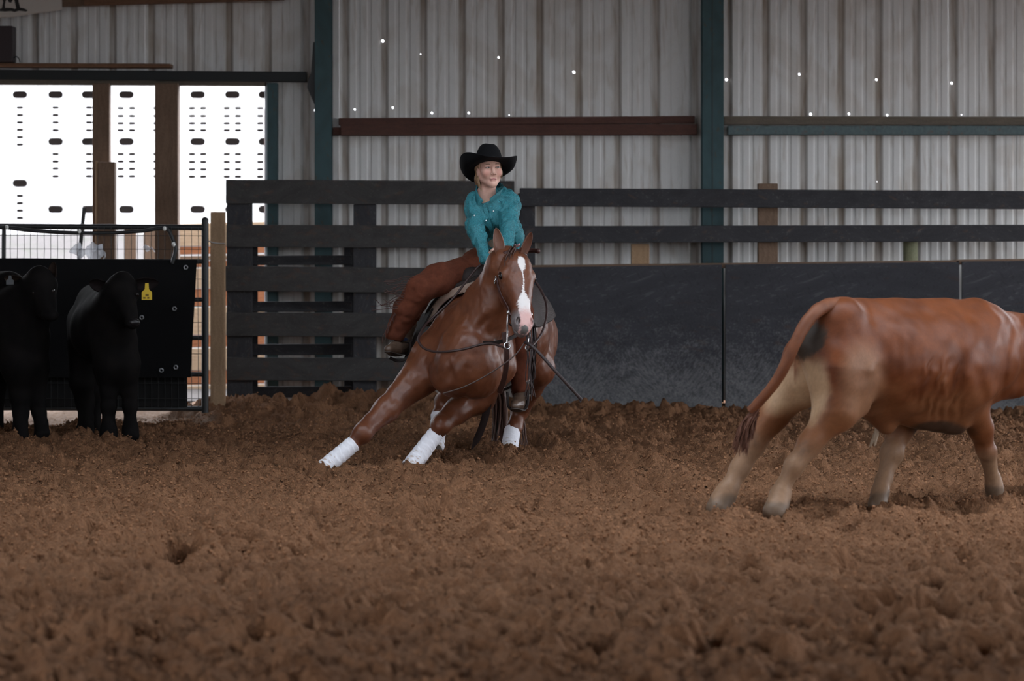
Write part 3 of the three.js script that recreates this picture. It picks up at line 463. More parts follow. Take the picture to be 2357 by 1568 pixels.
{
  const D = 26.6, s = F / D, q = (px) => (px - CX) / s, y = (py) => EYE - (py - CY) / s, t = thing('plank_pen', 'pale plank pen wall seen past the gate hinge post', 'fence', [q(480), 0, -D]);
  const rows = [[512, 566, 1], [566, 586, 0], [588, 600, 2], [600, 616, 0], [616, 664, 1], [664, 706, 0], [706, 770, 1], [770, 800, 0], [800, 852, 1], [852, 886, 0], [886, 950, 1]];
  for (const [a, b, k] of rows) { const o = boardBetween('plank', v3(q(382) - t.position.x, y((a + b) / 2 + (k === 1 ? 3 : 2)), 0.01 * k), v3(q(618) - t.position.x, y((a + b) / 2 - 3), 0.01 * k), (b - a - 1.5) / s, 0.03, [M.rustBoard, M.paleBoard, M.oldPost][k], t); }
  for (const x of [300, 345]) { const o = mesh('post', plankGeo(y(525) + 0.1, 0.10, 0.10, 'y'), M.oldPost, t); o.position.set(q(x) - t.position.x, y(525) / 2 - 0.05, 0); }
}
// livestock trailer: punched aluminium sheets, each with its own holes
{
  const D = 29, s = F / D, q = (px) => (px - CX) / s, y = (py) => EYE - (py - CY) / s, t = thing('livestock_trailer', 'white punched aluminium livestock trailer outside the doorway', 'trailer', [q(310), 0, -D]);
  const alu = mat({ color: lin(0.86, 0.87, 0.88), roughness: 0.45, metalness: 0 }), oval = (cx, cy, w, h) => { const p = new THREE.Path(), r = h / 2, a = w / 2 - r; p.moveTo(cx - a, cy - r); p.absarc(cx - a, cy, r, -Math.PI / 2, Math.PI / 2, true); p.absarc(cx + a, cy, r, Math.PI / 2, -Math.PI / 2, true); p.closePath(); return p; };
  const ow = 35 / s, oh = 17.5 / s, sw = 16 / s, sh2 = 6.8 / s;
  const cols = [[-460, [218, 422], [], 1], [-378, [218, 326, 482], [], 1], [-295, [218, 422], [], 1], [-212, [218, 326, 482], [], 1], [-130, [218, 422], [], 1], [-40, [218, 326, 482], [], 1], [46, [218, 422], [248, 265, 282, 299, 316, 333, 451, 468, 485, 502], 1], [128, [218, 326, 482], [248, 265, 282, 300, 355, 372, 388, 406], 1], [205, [218, 326, 482], [248, 265, 282, 300, 355, 372, 388, 406], 1], [291, [218, 326, 482], [249, 267, 284, 300, 355, 372, 389, 406], 2], [373, [218, 326, 482], [249, 267, 284, 300, 355, 372, 389, 406], 2], [455, [218, 326, 482], [249, 267, 284, 300, 355, 373, 390, 407], 2], [535, [218, 326, 482], [249, 267, 284, 300, 355, 373, 390, 407], 2], [612, [218, 326, 482], [249, 267, 284, 300, 355, 373, 390, 407], 2], [694, [218, 326, 482], [], 2]];
  const top = 3.6, bot = y(515);
  cols.forEach(([cx, ovals, slots, n], i) => {
    const xa = i ? (cols[i - 1][0] + cx) / 2 : cx - 45, xb = i < cols.length - 1 ? (cols[i + 1][0] + cx) / 2 : cx + 41, g = 0.8;
    const sp = new THREE.Shape([[q(xa + g), bot], [q(xb - g), bot], [q(xb - g), top], [q(xa + g), top]].map(([a, b]) => new THREE.Vector2(a - t.position.x, b)));
    for (const o of ovals) sp.holes.push(oval(q(cx) - t.position.x, y(o), ow, oh));
    for (const o of slots) for (const dx of n === 1 ? [0] : [-13, 13]) sp.holes.push(oval(q(cx + dx) - t.position.x, y(o), sw, sh2));
    mesh('side_sheet', new THREE.ExtrudeGeometry(sp, { depth: 0.005, bevelEnabled: false, curveSegments: 5 }), alu, t);
  });
  const x0 = q(-505) - t.position.x, x1 = q(735) - t.position.x, bx = (n, w, h, d, x, yy, z, m) => mesh(n, boxUV(new RoundedBoxGeometry(w, h, d, 1, 0.01)), m, t).position.set(x, yy, z);
  const dark = mat({ color: lin(0.42, 0.37, 0.35), roughness: 0.8 });
  bx('bottom_rail', x1 - x0, 0.12, 0.06, (x0 + x1) / 2, bot - 0.05, 0, alu); bx('roof', x1 - x0, 0.05, 2.4, (x0 + x1) / 2, top, -1.2, alu); bx('far_side', x1 - x0, top - bot, 0.03, (x0 + x1) / 2, (top + bot) / 2, -2.4, dark); bx('deck', x1 - x0, 0.1, 2.4, (x0 + x1) / 2, bot - 0.06, -1.2, dark);
  for (const [x, n] of [[x0, 'nose_panel'], [x1, 'tail_panel']]) bx(n, 0.04, top - bot, 2.4, x, (top + bot) / 2, -1.2, dark);
  for (const x of [-0.2, 0.95]) for (const z of [-0.35, -2.0]) { const o = mesh('wheel', merge([new THREE.TorusGeometry(0.36, 0.14, 10, 24), new THREE.CylinderGeometry(0.28, 0.28, 0.12, 18).rotateX(Math.PI / 2)]), M.black, t); o.position.set(x - 1.6, 0.33, z); }
  for (const x of [-1.9, 1.5]) bx('landing_leg', 0.12, bot, 0.12, x, bot / 2 - 0.12, -1.2, dark);
}
// ---------------------------------------------------------------- the chestnut horse, sweeping round in a crouch
const HO = v3(-0.42, 0, -18.9);                                   // its base on the ground
const horse = thing('horse', 'crouching chestnut horse with white blaze and white leg wraps', 'horse', HO.toArray());
const coat = mat({ vertexColors: true, roughness: 0.42, specularIntensity: 0.85, sheen: 0.12, sheenColor: lin(0.55, 0.5, 0.55), sheenRoughness: 0.5, bumpMap: tex(512, 512, (u, v) => clamp(0.5 + 0.5 * tile(u, v * 0.4, 120, 2, 120))), bumpScale: 0.0004 });
coat.bumpMap.repeat.set(2.2, 2.2);
const CH = { base: [0.112, 0.035, 0.015], dark: [0.050, 0.015, 0.0075], lite: [0.175, 0.062, 0.027], white: [0.72, 0.68, 0.66], pink: [0.62, 0.38, 0.35], grey: [0.17, 0.155, 0.155] };
const axisN = (a, b) => b.clone().sub(a).normalize();
// head frame: u down the face, w across to the image right, n out of the face
const headA = P(1190, 571, 17.98), headB = P(1213, 757, 17.68), hU = axisN(headA, headB);
const hN = v3(0.34, 0.2, 0.9); hN.addScaledVector(hU, -hN.dot(hU)).normalize(); const hW = hU.clone().cross(hN).multiplyScalar(-1).normalize();
if (hW.x < 0) hW.multiplyScalar(-1);
const HL = headA.distanceTo(headB) / 0.60, HF = (u, w, n) => headA.clone().addScaledVector(hU, u * HL).addScaledVector(hW, w * HL).addScaledVector(hN, n * HL);
const headPrims = [
  ell(HF(0.13, 0, -0.085), 0.15, 0.092, 0.10, 0.04, hU, hW),
  ell(HF(0.21, 0.05, -0.125), 0.13, 0.042, 0.095, 0.04, hU, hW), ell(HF(0.21, -0.05, -0.125), 0.13, 0.042, 0.095, 0.04, hU, hW),
  cone(HF(0.12, 0, -0.055), HF(0.46, 0, -0.052), 0.082, 0.050, 0.05),
  cone(HF(0.22, 0.03, -0.05), HF(0.36, 0.018, -0.05), 0.05, 0.035, 0.04), cone(HF(0.22, -0.03, -0.05), HF(0.36, -0.018, -0.05), 0.05, 0.035, 0.04),
  cone(HF(0.24, 0, -0.15), HF(0.50, 0, -0.115), 0.060, 0.036, 0.05),
  ell(HF(0.52, 0, -0.065), 0.075, 0.058, 0.056, 0.04, hU, hW), ball(HF(0.555, 0, -0.105), 0.036, 0.03),
  ball(HF(0.525, 0.036, -0.04), 0.026, 0.02), ball(HF(0.525, -0.036, -0.04), 0.026, 0.02),
  ball(HF(0.18, 0.083, -0.052), 0.040, 0.02), ball(HF(0.18, -0.083, -0.052), 0.040, 0.02),
  cut(ell(HF(0.532, 0.045, -0.018), 0.022, 0.011, 0.02, 0.008, hU, hW)), cut(ell(HF(0.532, -0.045, -0.018), 0.022, 0.011, 0.02, 0.008, hU, hW)),
  cut(ell(HF(0.192, 0.119, -0.050), 0.021, 0.015, 0.016, 0.01, hU, hW)), cut(ell(HF(0.192, -0.119, -0.050), 0.021, 0.015, 0.016, 0.01, hU, hW)),
  cut(ell(HF(0.572, 0, -0.083), 0.012, 0.07, 0.005, 0.006, hU, hW)),
];
// trunk
const S = { chest: P(1078, 838, 18.12), sh: P(1072, 780, 18.42), girth: P(1108, 765, 18.75), barrel: P(1150, 765, 19.1), loin: P(1172, 762, 19.45), croup: P(1182, 772, 19.72) };
const trunkPrims = [
  cone(S.sh, S.girth, 0.215, 0.285, 0.08), cone(S.girth, S.barrel, 0.285, 0.295, 0.08), cone(S.barrel, S.loin, 0.295, 0.275, 0.08), cone(S.loin, S.croup, 0.275, 0.245, 0.08),
  ell(P(1116, 692, 18.62), 0.095, 0.115, 0.26, 0.08), ell(P(1176, 690, 19.6), 0.2, 0.13, 0.24, 0.1),
];
const foreA = [P(985, 800, 18.42), P(962, 872, 18.30), P(838, 992, 18.02), P(808, 1026, 17.98), P(752, 1072, 17.94), P(738, 1086, 17.9)];
const foreB = [P(1128, 820, 18.44), P(1098, 908, 18.48), P(1017, 976, 18.3), P(1000, 1002, 18.28), P(956, 1062, 18.24), P(944, 1078, 18.2)];
const hindR = [P(1105, 790, 19.5), P(1075, 868, 19.25), P(1020, 925, 19.42), P(1012, 952, 19.36), P(1004, 1026, 19.3), P(1002, 1042, 19.24)];
const hindL = [P(1232, 785, 19.55), P(1236, 850, 19.22), P(1196, 946, 19.5), P(1184, 985, 19.42), P(1172, 1030, 19.33), P(1170, 1046, 19.26)];
const bodyPrims = [
  ...trunkPrims,
  ell(S.chest, 0.20, 0.19, 0.16, 0.09), ball(P(1038, 868, 18.14), 0.115, 0.06), ball(P(1105, 872, 18.16), 0.115, 0.06), ball(P(1072, 795, 18.12), 0.13, 0.08),
  // shoulders
  cone(P(1072, 750, 18.46), P(1006, 830, 18.32), 0.115, 0.13, 0.09), cone(P(1130, 720, 18.55), P(1140, 840, 18.38), 0.14, 0.13, 0.08),
  // neck
  cone(P(1076, 797, 18.34), P(1127, 698, 18.18), 0.185, 0.136, 0.10), cone(P(1127, 698, 18.18), P(1165, 614, 18.06), 0.136, 0.106, 0.06), cone(P(1164, 614, 18.06), HF(0.10, 0, -0.12), 0.112, 0.09, 0.05),
  cone(P(1100, 760, 18.2), P(1142, 700, 18.08), 0.13, 0.08, 0.06), cone(P(1046, 786, 18.32), P(1106, 690, 18.2), 0.10, 0.08, 0.07),
  // right fore, stretched to the side
  cone(P(996, 818, 18.36), foreA[1], 0.125, 0.10, 0.08), cone(foreA[1], P(890, 942, 18.15), 0.105, 0.072, 0.06), cone(P(890, 942, 18.15), foreA[2], 0.070, 0.054, 0.04), ball(P(833, 998, 17.99), 0.056, 0.03), cone(foreA[2], foreA[3], 0.050, 0.036, 0.03), cone(foreA[3], foreA[4], 0.034, 0.036, 0.03), cone(foreA[4], foreA[5], 0.036, 0.045, 0.02),
  // left fore
  cone(P(1120, 850, 18.44), foreB[1], 0.13, 0.115, 0.07), cone(foreB[1], P(1052, 946, 18.38), 0.110, 0.074, 0.05), cone(P(1052, 946, 18.38), foreB[2], 0.074, 0.055, 0.04), ball(P(1014, 980, 18.27), 0.056, 0.03), cone(foreB[2], foreB[3], 0.050, 0.037, 0.03), cone(foreB[3], foreB[4], 0.035, 0.037, 0.03), cone(foreB[4], foreB[5], 0.037, 0.045, 0.02),
  // hinds
  cone(hindR[0], hindR[1], 0.20, 0.12, 0.09), cone(hindR[1], hindR[2], 0.10, 0.055, 0.05), cone(hindR[2], hindR[3], 0.05, 0.042, 0.03), cone(hindR[3], hindR[4], 0.04, 0.038, 0.03), cone(hindR[4], hindR[5], 0.038, 0.048, 0.02),
  cone(P(1190, 770, 19.6), P(1216, 785, 19.55), 0.2, 0.16, 0.09), cone(P(1216, 785, 19.55), hindL[1], 0.15, 0.105, 0.09), cone(hindL[1], hindL[2], 0.105, 0.056, 0.05), cone(hindL[2], hindL[3], 0.053, 0.045, 0.03), cone(hindL[3], hindL[4], 0.042, 0.040, 0.03), cone(hindL[4], hindL[5], 0.04, 0.05, 0.02),
];
// muscle relief: shallow grooves along shoulder, forearm and neck
const groove = [[P(1010, 720, 18.2), P(968, 850, 18.1)], [P(1090, 790, 18.05), P(1015, 885, 18.0)], [P(1060, 720, 18.05), P(1000, 830, 18.1)], [P(1072, 850, 17.95), P(1070, 915, 18.0)], [P(1120, 735, 18.0), P(1065, 800, 18.0)], [P(935, 885, 18.15), P(868, 965, 18.0)], [P(1092, 925, 18.35), P(1040, 975, 18.2)]].map(([a, b]) => ({ a, ab: b.clone().sub(a), l2: a.distanceToSquared(b) }));
const muscle = (x, y, z) => {
  let s = 0;
  for (const { a, ab, l2 } of groove) { const t = clamp(((x - a.x) * ab.x + (y - a.y) * ab.y + (z - a.z) * ab.z) / l2), dx = x - a.x - ab.x * t, dy = y - a.y - ab.y * t, r2 = dx * dx + dy * dy; if (r2 < 0.006) s += 0.0105 * Math.exp(-r2 / 0.0007) - 0.006 * Math.exp(-r2 / 0.0028); }
  return s + 0.0042 * N3(x * 8, y * 6, z * 8) + 0.0016 * N3(x * 21, y * 15, z * 21);
};
const coatColor = (x, y, z, a, b, c) => {
  const n = fbm3(x * 4, y * 4, z * 4, 3), f = N3(x * 70, y * 40, z * 70);
  let q = mix3(CH.base, CH.lite, clamp(0.25 + 0.5 * n)); q = mix3(q, CH.dark, clamp(0.35 * smooth(0.1, 0.6, fbm3(x * 7 + 4, y * 7, z * 7))));
  q = mix3(q, [0.06, 0.045, 0.035], smooth(0.06, 0.03, y)); return q.map((w) => w * (1 + 0.10 * f));   // hooves
};
const headColor = (x, y, z, nx, ny, nz) => {
  const dx = x - headA.x, dy = y - headA.y, dz = z - headA.z, u = (dx * hU.x + dy * hU.y + dz * hU.z) / HL, w = (dx * hW.x + dy * hW.y + dz * hW.z) / HL, n = (dx * hN.x + dy * hN.y + dz * hN.z) / HL;
  let q = coatColor(x, y, z); const e = 0.006 * N3(x * 60, y * 60, z * 60), front = n > -0.075;
  const star = Math.hypot((u - 0.135) / 0.048, (w - 0.004) / 0.024) - 1 + e * 30;
  const stripe = Math.abs(w - 0.004 - 0.004 * Math.sin(u * 30)) - lerp(0.010, 0.0035, smooth(0.15, 0.21, u)) + e * 0.4;
  const snip = Math.abs(w - lerp(0.0, 0.012, smooth(0.32, 0.5, u))) - lerp(0.004, 0.046, smooth(0.31, 0.42, u)) + e;
  let wht = 0; if (front) { wht = Math.max(wht, smooth(0.25, -0.1, star)); if (u > 0.13 && u < 0.36) wht = Math.max(wht, smooth(0.003, -0.002, stripe)); if (u > 0.29) wht = Math.max(wht, smooth(0.005, -0.004, snip)); }
  const muz = smooth(0.42, 0.5, u); q = mix3(q, CH.grey, muz * 0.85);
  const face = mix3(CH.white, CH.pink, smooth(0.42, 0.5, u + e * 2)); q = mix3(q, face, wht);
  const spot = smooth(0.030, 0.022, Math.hypot(u - 0.582, w + 0.002, (n + 0.045) * 0.55) + e * 0.8); q = mix3(q, [0.12, 0.115, 0.11], spot);   // dark snip on the lip
  for (const s of [-1, 1]) { q = mix3(q, [0.02, 0.012, 0.01], smooth(0.017, 0.011, Math.hypot((u - 0.532) * 0.8, w - s * 0.045, (n + 0.018) * 0.9))); q = mix3(q, [0.03, 0.018, 0.014], smooth(0.030, 0.022, Math.hypot(u - 0.192, (w - s * 0.108) * 0.6, n + 0.050))); }
  return q;
};
mesh('body', local(nets(field([...bodyPrims, cone(HF(0.10, 0, -0.12), HF(0.2, 0, -0.12), 0.085, 0.07, 0.04)], muscle), boundsOf(bodyPrims), 0.0105, coatColor, 1), HO), coat, horse);
{ const f = field(headPrims, (x, y, z) => 0.0012 * N3(x * 22, y * 22, z * 22)); tag(mesh('head', local(nets(f, boundsOf(headPrims), 0.0045, headColor, 1), HO), coat, horse), 'head with white star, stripe and snip'); }
// eyes
const eyeMat = mat({ color: lin(0.012, 0.008, 0.007), roughness: 0.08 });
for (const s of [-1, 1]) { const e = mesh('eye', new THREE.SphereGeometry(0.021 * HL, 18, 14), eyeMat, horse); e.position.copy(HF(0.192, s * 0.106, -0.050)).sub(HO); }
// ears: cupped leaves
function leafEar(base, tip, open, width, mIn, parent, origin, depth = 0.5) {
  const ax = tip.clone().sub(base), L = ax.length(); ax.normalize(); const o = open.clone().addScaledVector(ax, -open.dot(ax)).normalize(), sd = ax.clone().cross(o), nu = 14, nv = 16, pos = [], idx = [], col = [];
  for (let layer = 0; layer < 2; layer++) for (let i = 0; i <= nu; i++) for (let j = 0; j <= nv; j++) {
    const t = i / nu, a = (j / nv - 0.5) * 2, w = width * (0.62 + 1.0 * t - 0.2 * t * t) * Math.pow(Math.max(0, 1 - t), 0.62) * 1.12, th = a * 2.1, k = layer ? 0.86 : 1;
    const p = base.clone().addScaledVector(ax, t * L * (layer ? 0.985 : 1)).addScaledVector(sd, Math.sin(th * 0.62) / Math.sin(1.3) * w * k).addScaledVector(o, -Math.cos(th * 0.62) * w * depth * 1.8 * k + w * 0.3 + t * t * L * -0.02);
    pos.push(p.x - origin.x, p.y - origin.y, p.z - origin.z); col.push(...(layer ? mIn[1] : mIn[0]).map((c) => c * (1 + 0.15 * N3(p.x * 80, p.y * 80, p.z * 80))));
  }
  const st = (nu + 1) * (nv + 1); for (let l = 0; l < 2; l++) for (let i = 0; i < nu; i++) for (let j = 0; j < nv; j++) { const q = l * st + i * (nv + 1) + j; l ? idx.push(q, q + 1, q + nv + 1, q + 1, q + nv + 2, q + nv + 1) : idx.push(q, q + nv + 1, q + 1, q + 1, q + nv + 1, q + nv + 2); }
  for (const j of [0, nv]) for (let i = 0; i < nu; i++) { const a = i * (nv + 1) + j, b = a + nv + 1; idx.push(a, b, a + st, b, b + st, a + st); }
  const g = new THREE.BufferGeometry(); g.setAttribute('position', new THREE.Float32BufferAttribute(pos, 3)); g.setAttribute('color', new THREE.Float32BufferAttribute(col, 3)); g.setIndex(idx); g.computeVertexNormals(); g.setAttribute('uv', new THREE.Float32BufferAttribute(new Float32Array(pos.length / 3 * 2), 2));
  return mesh('ear', g, parent.userData.coat, parent);
}
Object.defineProperty(horse.userData, 'coat', { value: Object.assign(coat.clone(), { side: THREE.DoubleSide }), enumerable: false });
leafEar(P(1152, 585, 18.0), P(1142, 524, 17.98), v3(0.55, 0, 0.85), 0.047, [CH.base, [0.16, 0.075, 0.05]], horse, HO);
leafEar(P(1205, 584, 17.95), P(1224, 534, 17.93), v3(0.75, 0, 0.6), 0.047, [CH.base, [0.13, 0.055, 0.035]], horse, HO);
// leg wraps: wound bandage with overlapping turns
const wrapMat = mat({ color: lin(0.80, 0.80, 0.83), roughness: 0.85, bumpMap: tex(256, 256, (u, v) => clamp(0.5 + 0.5 * tile(u, v, 40, 3, 130))), bumpScale: 0.0006, map: tex(256, 256, (u, v) => { const d = smooth(0.25, 0.6, tile(u, v, 9, 4, 131) + 0.9 * (0.35 - v)); return mix3([0.98, 0.98, 1.0], [0.62, 0.48, 0.38], d * 0.75).map(s2); }, true) });   // dirt rubbed into the foot end
function wrap(a, b, ra, rb, seed) {
  const d = b.clone().sub(a), L = d.length(), ax = d.clone().normalize(), s1 = v3(1, 0, 0).addScaledVector(ax, -ax.x).normalize(), s2_ = ax.clone().cross(s1), nu = 60, nv = 40, pos = [], uv = [], idx = [];
  for (let i = 0; i <= nu; i++) for (let j = 0; j <= nv; j++) {
    const t = i / nu, th = j / nv * 2 * Math.PI, turn = t * 7 + th / (2 * Math.PI) + 0.25 * N2(th * 0.8 + seed, t * 3), fr = turn - Math.floor(turn), end = i === 0 || i === nu ? 0.7 : 1, edge = (i === 0 ? 0.006 : 0) * N2(th * 2 + seed, 1) + (i > nu - 3 ? 0.008 * N2(th * 1.6 + seed, 5) : 0);
    const r = (lerp(ra, rb, t) + 0.0045 * (1 - fr) + 0.0010 * N3(Math.cos(th) * 2 + seed, Math.sin(th) * 2, t * 9)) * end, p = a.clone().addScaledVector(ax, t * L + edge).addScaledVector(s1, Math.cos(th) * r).addScaledVector(s2_, Math.sin(th) * r).sub(HO);
    pos.push(p.x, p.y, p.z); uv.push(j / nv, 1 - t);
  }
  for (let i = 0; i < nu; i++) for (let j = 0; j < nv; j++) { const q = i * (nv + 1) + j; idx.push(q, q + nv + 1, q + 1, q + 1, q + nv + 1, q + nv + 2); }
  const g = new THREE.BufferGeometry(); g.setAttribute('position', new THREE.Float32BufferAttribute(pos, 3)); g.setAttribute('uv', new THREE.Float32BufferAttribute(uv, 2)); g.setIndex(idx.reverse()); g.computeVertexNormals(); return mesh('leg_wrap', g, wrapMat, horse);
}
wrapMat.side = THREE.DoubleSide;
wrap(P(815, 1020, 17.98), P(738, 1085, 17.9), 0.046, 0.050, 1); wrap(P(1004, 996, 18.28), P(943, 1080, 18.2), 0.046, 0.058, 2); wrap(P(1011, 950, 19.36), P(1003, 1036, 19.28), 0.048, 0.05, 3); wrap(P(1180, 988, 19.42), P(1171, 1040, 19.3), 0.049, 0.052, 4);
// mane, forelock and tail: locks of hair
const hairMat = mat({ color: lin(0.055, 0.019, 0.010), roughness: 0.5 });
function lock(pts, r, n, spread, seed, taper = 0.15) {
  const rr = rng(seed), list = [];
  for (let i = 0; i < n; i++) {
    const off = v3((rr() - .5), (rr() - .5), (rr() - .5)).multiplyScalar(spread), q = pts.map((p, k) => p.clone().addScaledVector(off, 0.3 + k / pts.length).add(v3(rr() - .5, rr() - .5, rr() - .5).multiplyScalar(spread * 0.25)));
    const c = new THREE.CatmullRomCurve3(q), seg = 14, rad = 4, g = new THREE.TubeGeometry(c, seg, 1, rad), p = g.attributes.position;
    for (let s = 0; s <= seg; s++) { const m = c.getPointAt(s / seg), w = r * (0.6 + 0.8 * rr()) * lerp(1, taper, (s / seg) ** 2); for (let k = 0; k <= rad; k++) { const id = s * (rad + 1) + k; p.setXYZ(id, m.x + (p.getX(id) - m.x) * w, m.y + (p.getY(id) - m.y) * w, m.z + (p.getZ(id) - m.z) * w); } }
    list.push(g);
  }
  return merge(list);
}
{
  const crest = [P(1150, 582, 18.02), P(1132, 606, 18.1), P(1114, 630, 18.16), P(1096, 650, 18.22), P(1078, 668, 18.3)], parts = [];
  for (let i = 0; i < crest.length - 1; i++) for (let k = 0; k < 5; k++) { const a = crest[i].clone().lerp(crest[i + 1], k / 5); parts.push(lock([a, a.clone().add(v3(-0.01, -0.02, -0.05)), a.clone().add(v3(0.01, -0.09, -0.13)), a.clone().add(v3(0.03, -0.2, -0.16))], 0.007, 7, 0.03, 100 + i * 9 + k)); }
  const m = mesh('mane', local(merge(parts), HO), hairMat, horse); m.userData.kind = 'stuff';
  const f = HF(-0.005, 0, -0.03); mesh('forelock', local(lock([HF(-0.01, -0.02, -0.06), HF(0.0, -0.02, -0.01), HF(0.045, -0.04, 0.008), HF(0.085, -0.062, -0.006), HF(0.125, -0.072, -0.02)], 0.0042, 60, 0.05, 7), HO), hairMat, horse).userData.kind = 'stuff';
  const tl = [P(1160, 700, 20.0), P(1150, 790, 20.12), P(1146, 880, 20.05), P(1152, 950, 19.9), P(1150, 1020, 19.75), P(1148, 1040, 19.7)];
  const t2 = mesh('tail', local(merge([lock(tl, 0.010, 46, 0.10, 21, 0.4), lock([P(1182, 900, 19.95), P(1196, 960, 19.85), P(1204, 1015, 19.75)], 0.006, 12, 0.08, 22, 0.4)]), HO), mat({ color: lin(0.085, 0.040, 0.028), roughness: 0.6 }), horse); t2.userData.kind = 'stuff';
}
// ---------------------------------------------------------------- saddle, blanket and bridle
const leather = (c, seed, o = {}) => mat({ color: lin(...c), roughness: 0.55, specularIntensity: 0.6, bumpMap: tex(256, 256, (u, v) => clamp(0.5 + 0.35 * Math.sin(u * 150) * Math.sin(v * 150) + 0.3 * tile(u, v, 20, 3, seed))), bumpScale: 0.002, ...o });
const tooled = leather([0.030, 0.022, 0.020], 140), darkLeather = mat({ color: lin(0.016, 0.011, 0.010), roughness: 0.7, specularIntensity: 0.4 }), redLeather = mat({ color: lin(0.055, 0.016, 0.012), roughness: 0.45 }), silver = mat({ color: lin(0.75, 0.75, 0.76), roughness: 0.22, metalness: 1 });
tooled.bumpMap.repeat.set(7, 7);
const padBase = field([...trunkPrims, cone(S.sh, S.girth, 0.235, 0.285, 0.08), cone(P(1062, 735, 18.46), P(998, 828, 18.32), 0.125, 0.135, 0.09), cone(P(1130, 720, 18.55), P(1140, 840, 18.38), 0.14, 0.13, 0.08)]);
const pA = P(1092, 636, 18.46), pB = P(985, 742, 18.60), pN = v3(0.12, 0.15, 1).normalize();   // plane of the front edge
{ const ab = pB.clone().sub(pA).normalize(); pN.addScaledVector(ab, -pN.dot(ab)).normalize(); }
const slab = (thick, back, yMin, len) => (x, y, z) => { const s = (x - pA.x) * pN.x + (y - pA.y) * pN.y + (z - pA.z) * pN.z; return Math.max(padBase(x, y, z) - thick, s + back, -s - len, yMin - y + 0.03 * Math.sin(s * 6), -(padBase(x, y, z) + 0.008)); };
const trunkBox = boundsOf(trunkPrims, 0.12);
{
  const o = P(1130, 700, 18.95), t = thing('saddle_blanket', 'tan felt saddle blanket showing below the saddle', 'blanket', o.toArray());
  mesh('felt', local(nets(slab(0.034, 0, 0.835, 0.86), trunkBox, 0.012, (x, y, z) => { const n = 0.5 + 0.5 * fbm3(x * 18, y * 18, z * 18); return mix3([0.25, 0.165, 0.12], [0.38, 0.29, 0.24], n); }), o), mat({ vertexColors: true, roughness: 0.95 }), t);
}
{
  const o = P(1130, 640, 18.9), t = thing('saddle', 'dark tooled leather western saddle under the rider', 'saddle', o.toArray());
  mesh('skirt', local(nets(slab(0.052, 0.020, 0.825, 0.80), trunkBox, 0.012), o), tooled, t);
  mesh('seat', local(nets(field([ell(P(1140, 640, 18.95), 0.17, 0.075, 0.26, 0.04), cut(ell(P(1140, 585, 18.95), 0.2, 0.12, 0.22, 0.04))]), new THREE.Box3(P(1060, 690, 19.35), P(1220, 570, 18.55)), 0.012), o), tooled, t);
  mesh('fork', local(nets(field([ell(P(1118, 640, 18.6), 0.145, 0.07, 0.065, 0.04, v3(1, 0.02, -0.15)), ell(P(1083, 640, 18.58), 0.055, 0.065, 0.06, 0.03), ell(P(1152, 640, 18.62), 0.055, 0.065, 0.06, 0.03), cone(P(1118, 640, 18.58), P(1122, 600, 18.52), 0.05, 0.02, 0.04)]), new THREE.Box3(P(1050, 690, 18.75), P(1190, 585, 18.42)), 0.008), o), tooled, t);
  mesh('horn', local(merge([rod(P(1120, 618, 18.54), P(1122, 592, 18.5), 0.018, 12), new THREE.SphereGeometry(0.034, 16, 10).scale(1, 0.4, 1).translate(...P(1122, 590, 18.5).toArray())]), o), darkLeather, t);
  mesh('cantle', local(tube([P(1098, 622, 19.0), P(1112, 592, 19.12), P(1145, 579, 19.2), P(1190, 577, 19.22), P(1226, 577, 19.2), P(1237, 578, 19.17)], 0.0150, false, 40, 10), o), redLeather, t);
  mesh('cantle_end', local(new THREE.SphereGeometry(0.0165, 12, 10).translate(...P(1238, 578, 19.17).toArray()), o), redLeather, t);
  // right fender and stirrup, then the left
  mesh('fender', local(strip([P(1012, 672, 18.62), P(990, 715, 18.6), P(962, 768, 18.57), P(936, 826, 18.55)], v3(0.5, 0.1, 1), 0.07, 0.012), o), darkLeather, t);
  mesh('stirrup', local(strip([P(946, 784, 18.5), P(942, 820, 18.52), P(918, 831, 18.52), P(897, 824, 18.52)], v3(0, 0, 1), 0.055, 0.016), o), darkLeather, t);
  mesh('fender', local(strip([P(1206, 690, 18.75), P(1228, 760, 18.62), P(1226, 850, 18.56), P(1216, 910, 18.5)], v3(0.3, 0, 1), 0.08, 0.012), o), darkLeather, t);
  mesh('stirrup', local(strip([P(1216, 900, 18.45), P(1212, 936, 18.42), P(1192, 945, 18.42), P(1172, 938, 18.42), P(1168, 905, 18.45)], v3(0, 0, 1), 0.06, 0.014), o), darkLeather, t);
  mesh('latigo_strap', local(strip([P(1128, 900, 18.42), P(1122, 935, 18.42), P(1112, 975, 18.4), P(1098, 1010, 18.38), P(1086, 1034, 18.36)], v3(1, 0.3, 0.4), 0.050, 0.006, (t) => lerp(0.75, 1, smooth(0, 0.3, t)) * lerp(1, 0.25, smooth(0.75, 1, t))), o), mat({ color: lin(0.020, 0.013, 0.012), roughness: 0.9, specularIntensity: 0.2 }), t);
  mesh('cinch', local(strip([P(1000, 800, 18.72), P(1060, 885, 18.7), P(1130, 905, 18.72), P(1200, 880, 18.75)], v3(0, 0, 1), 0.10, 0.012), o), darkLeather, t);
}
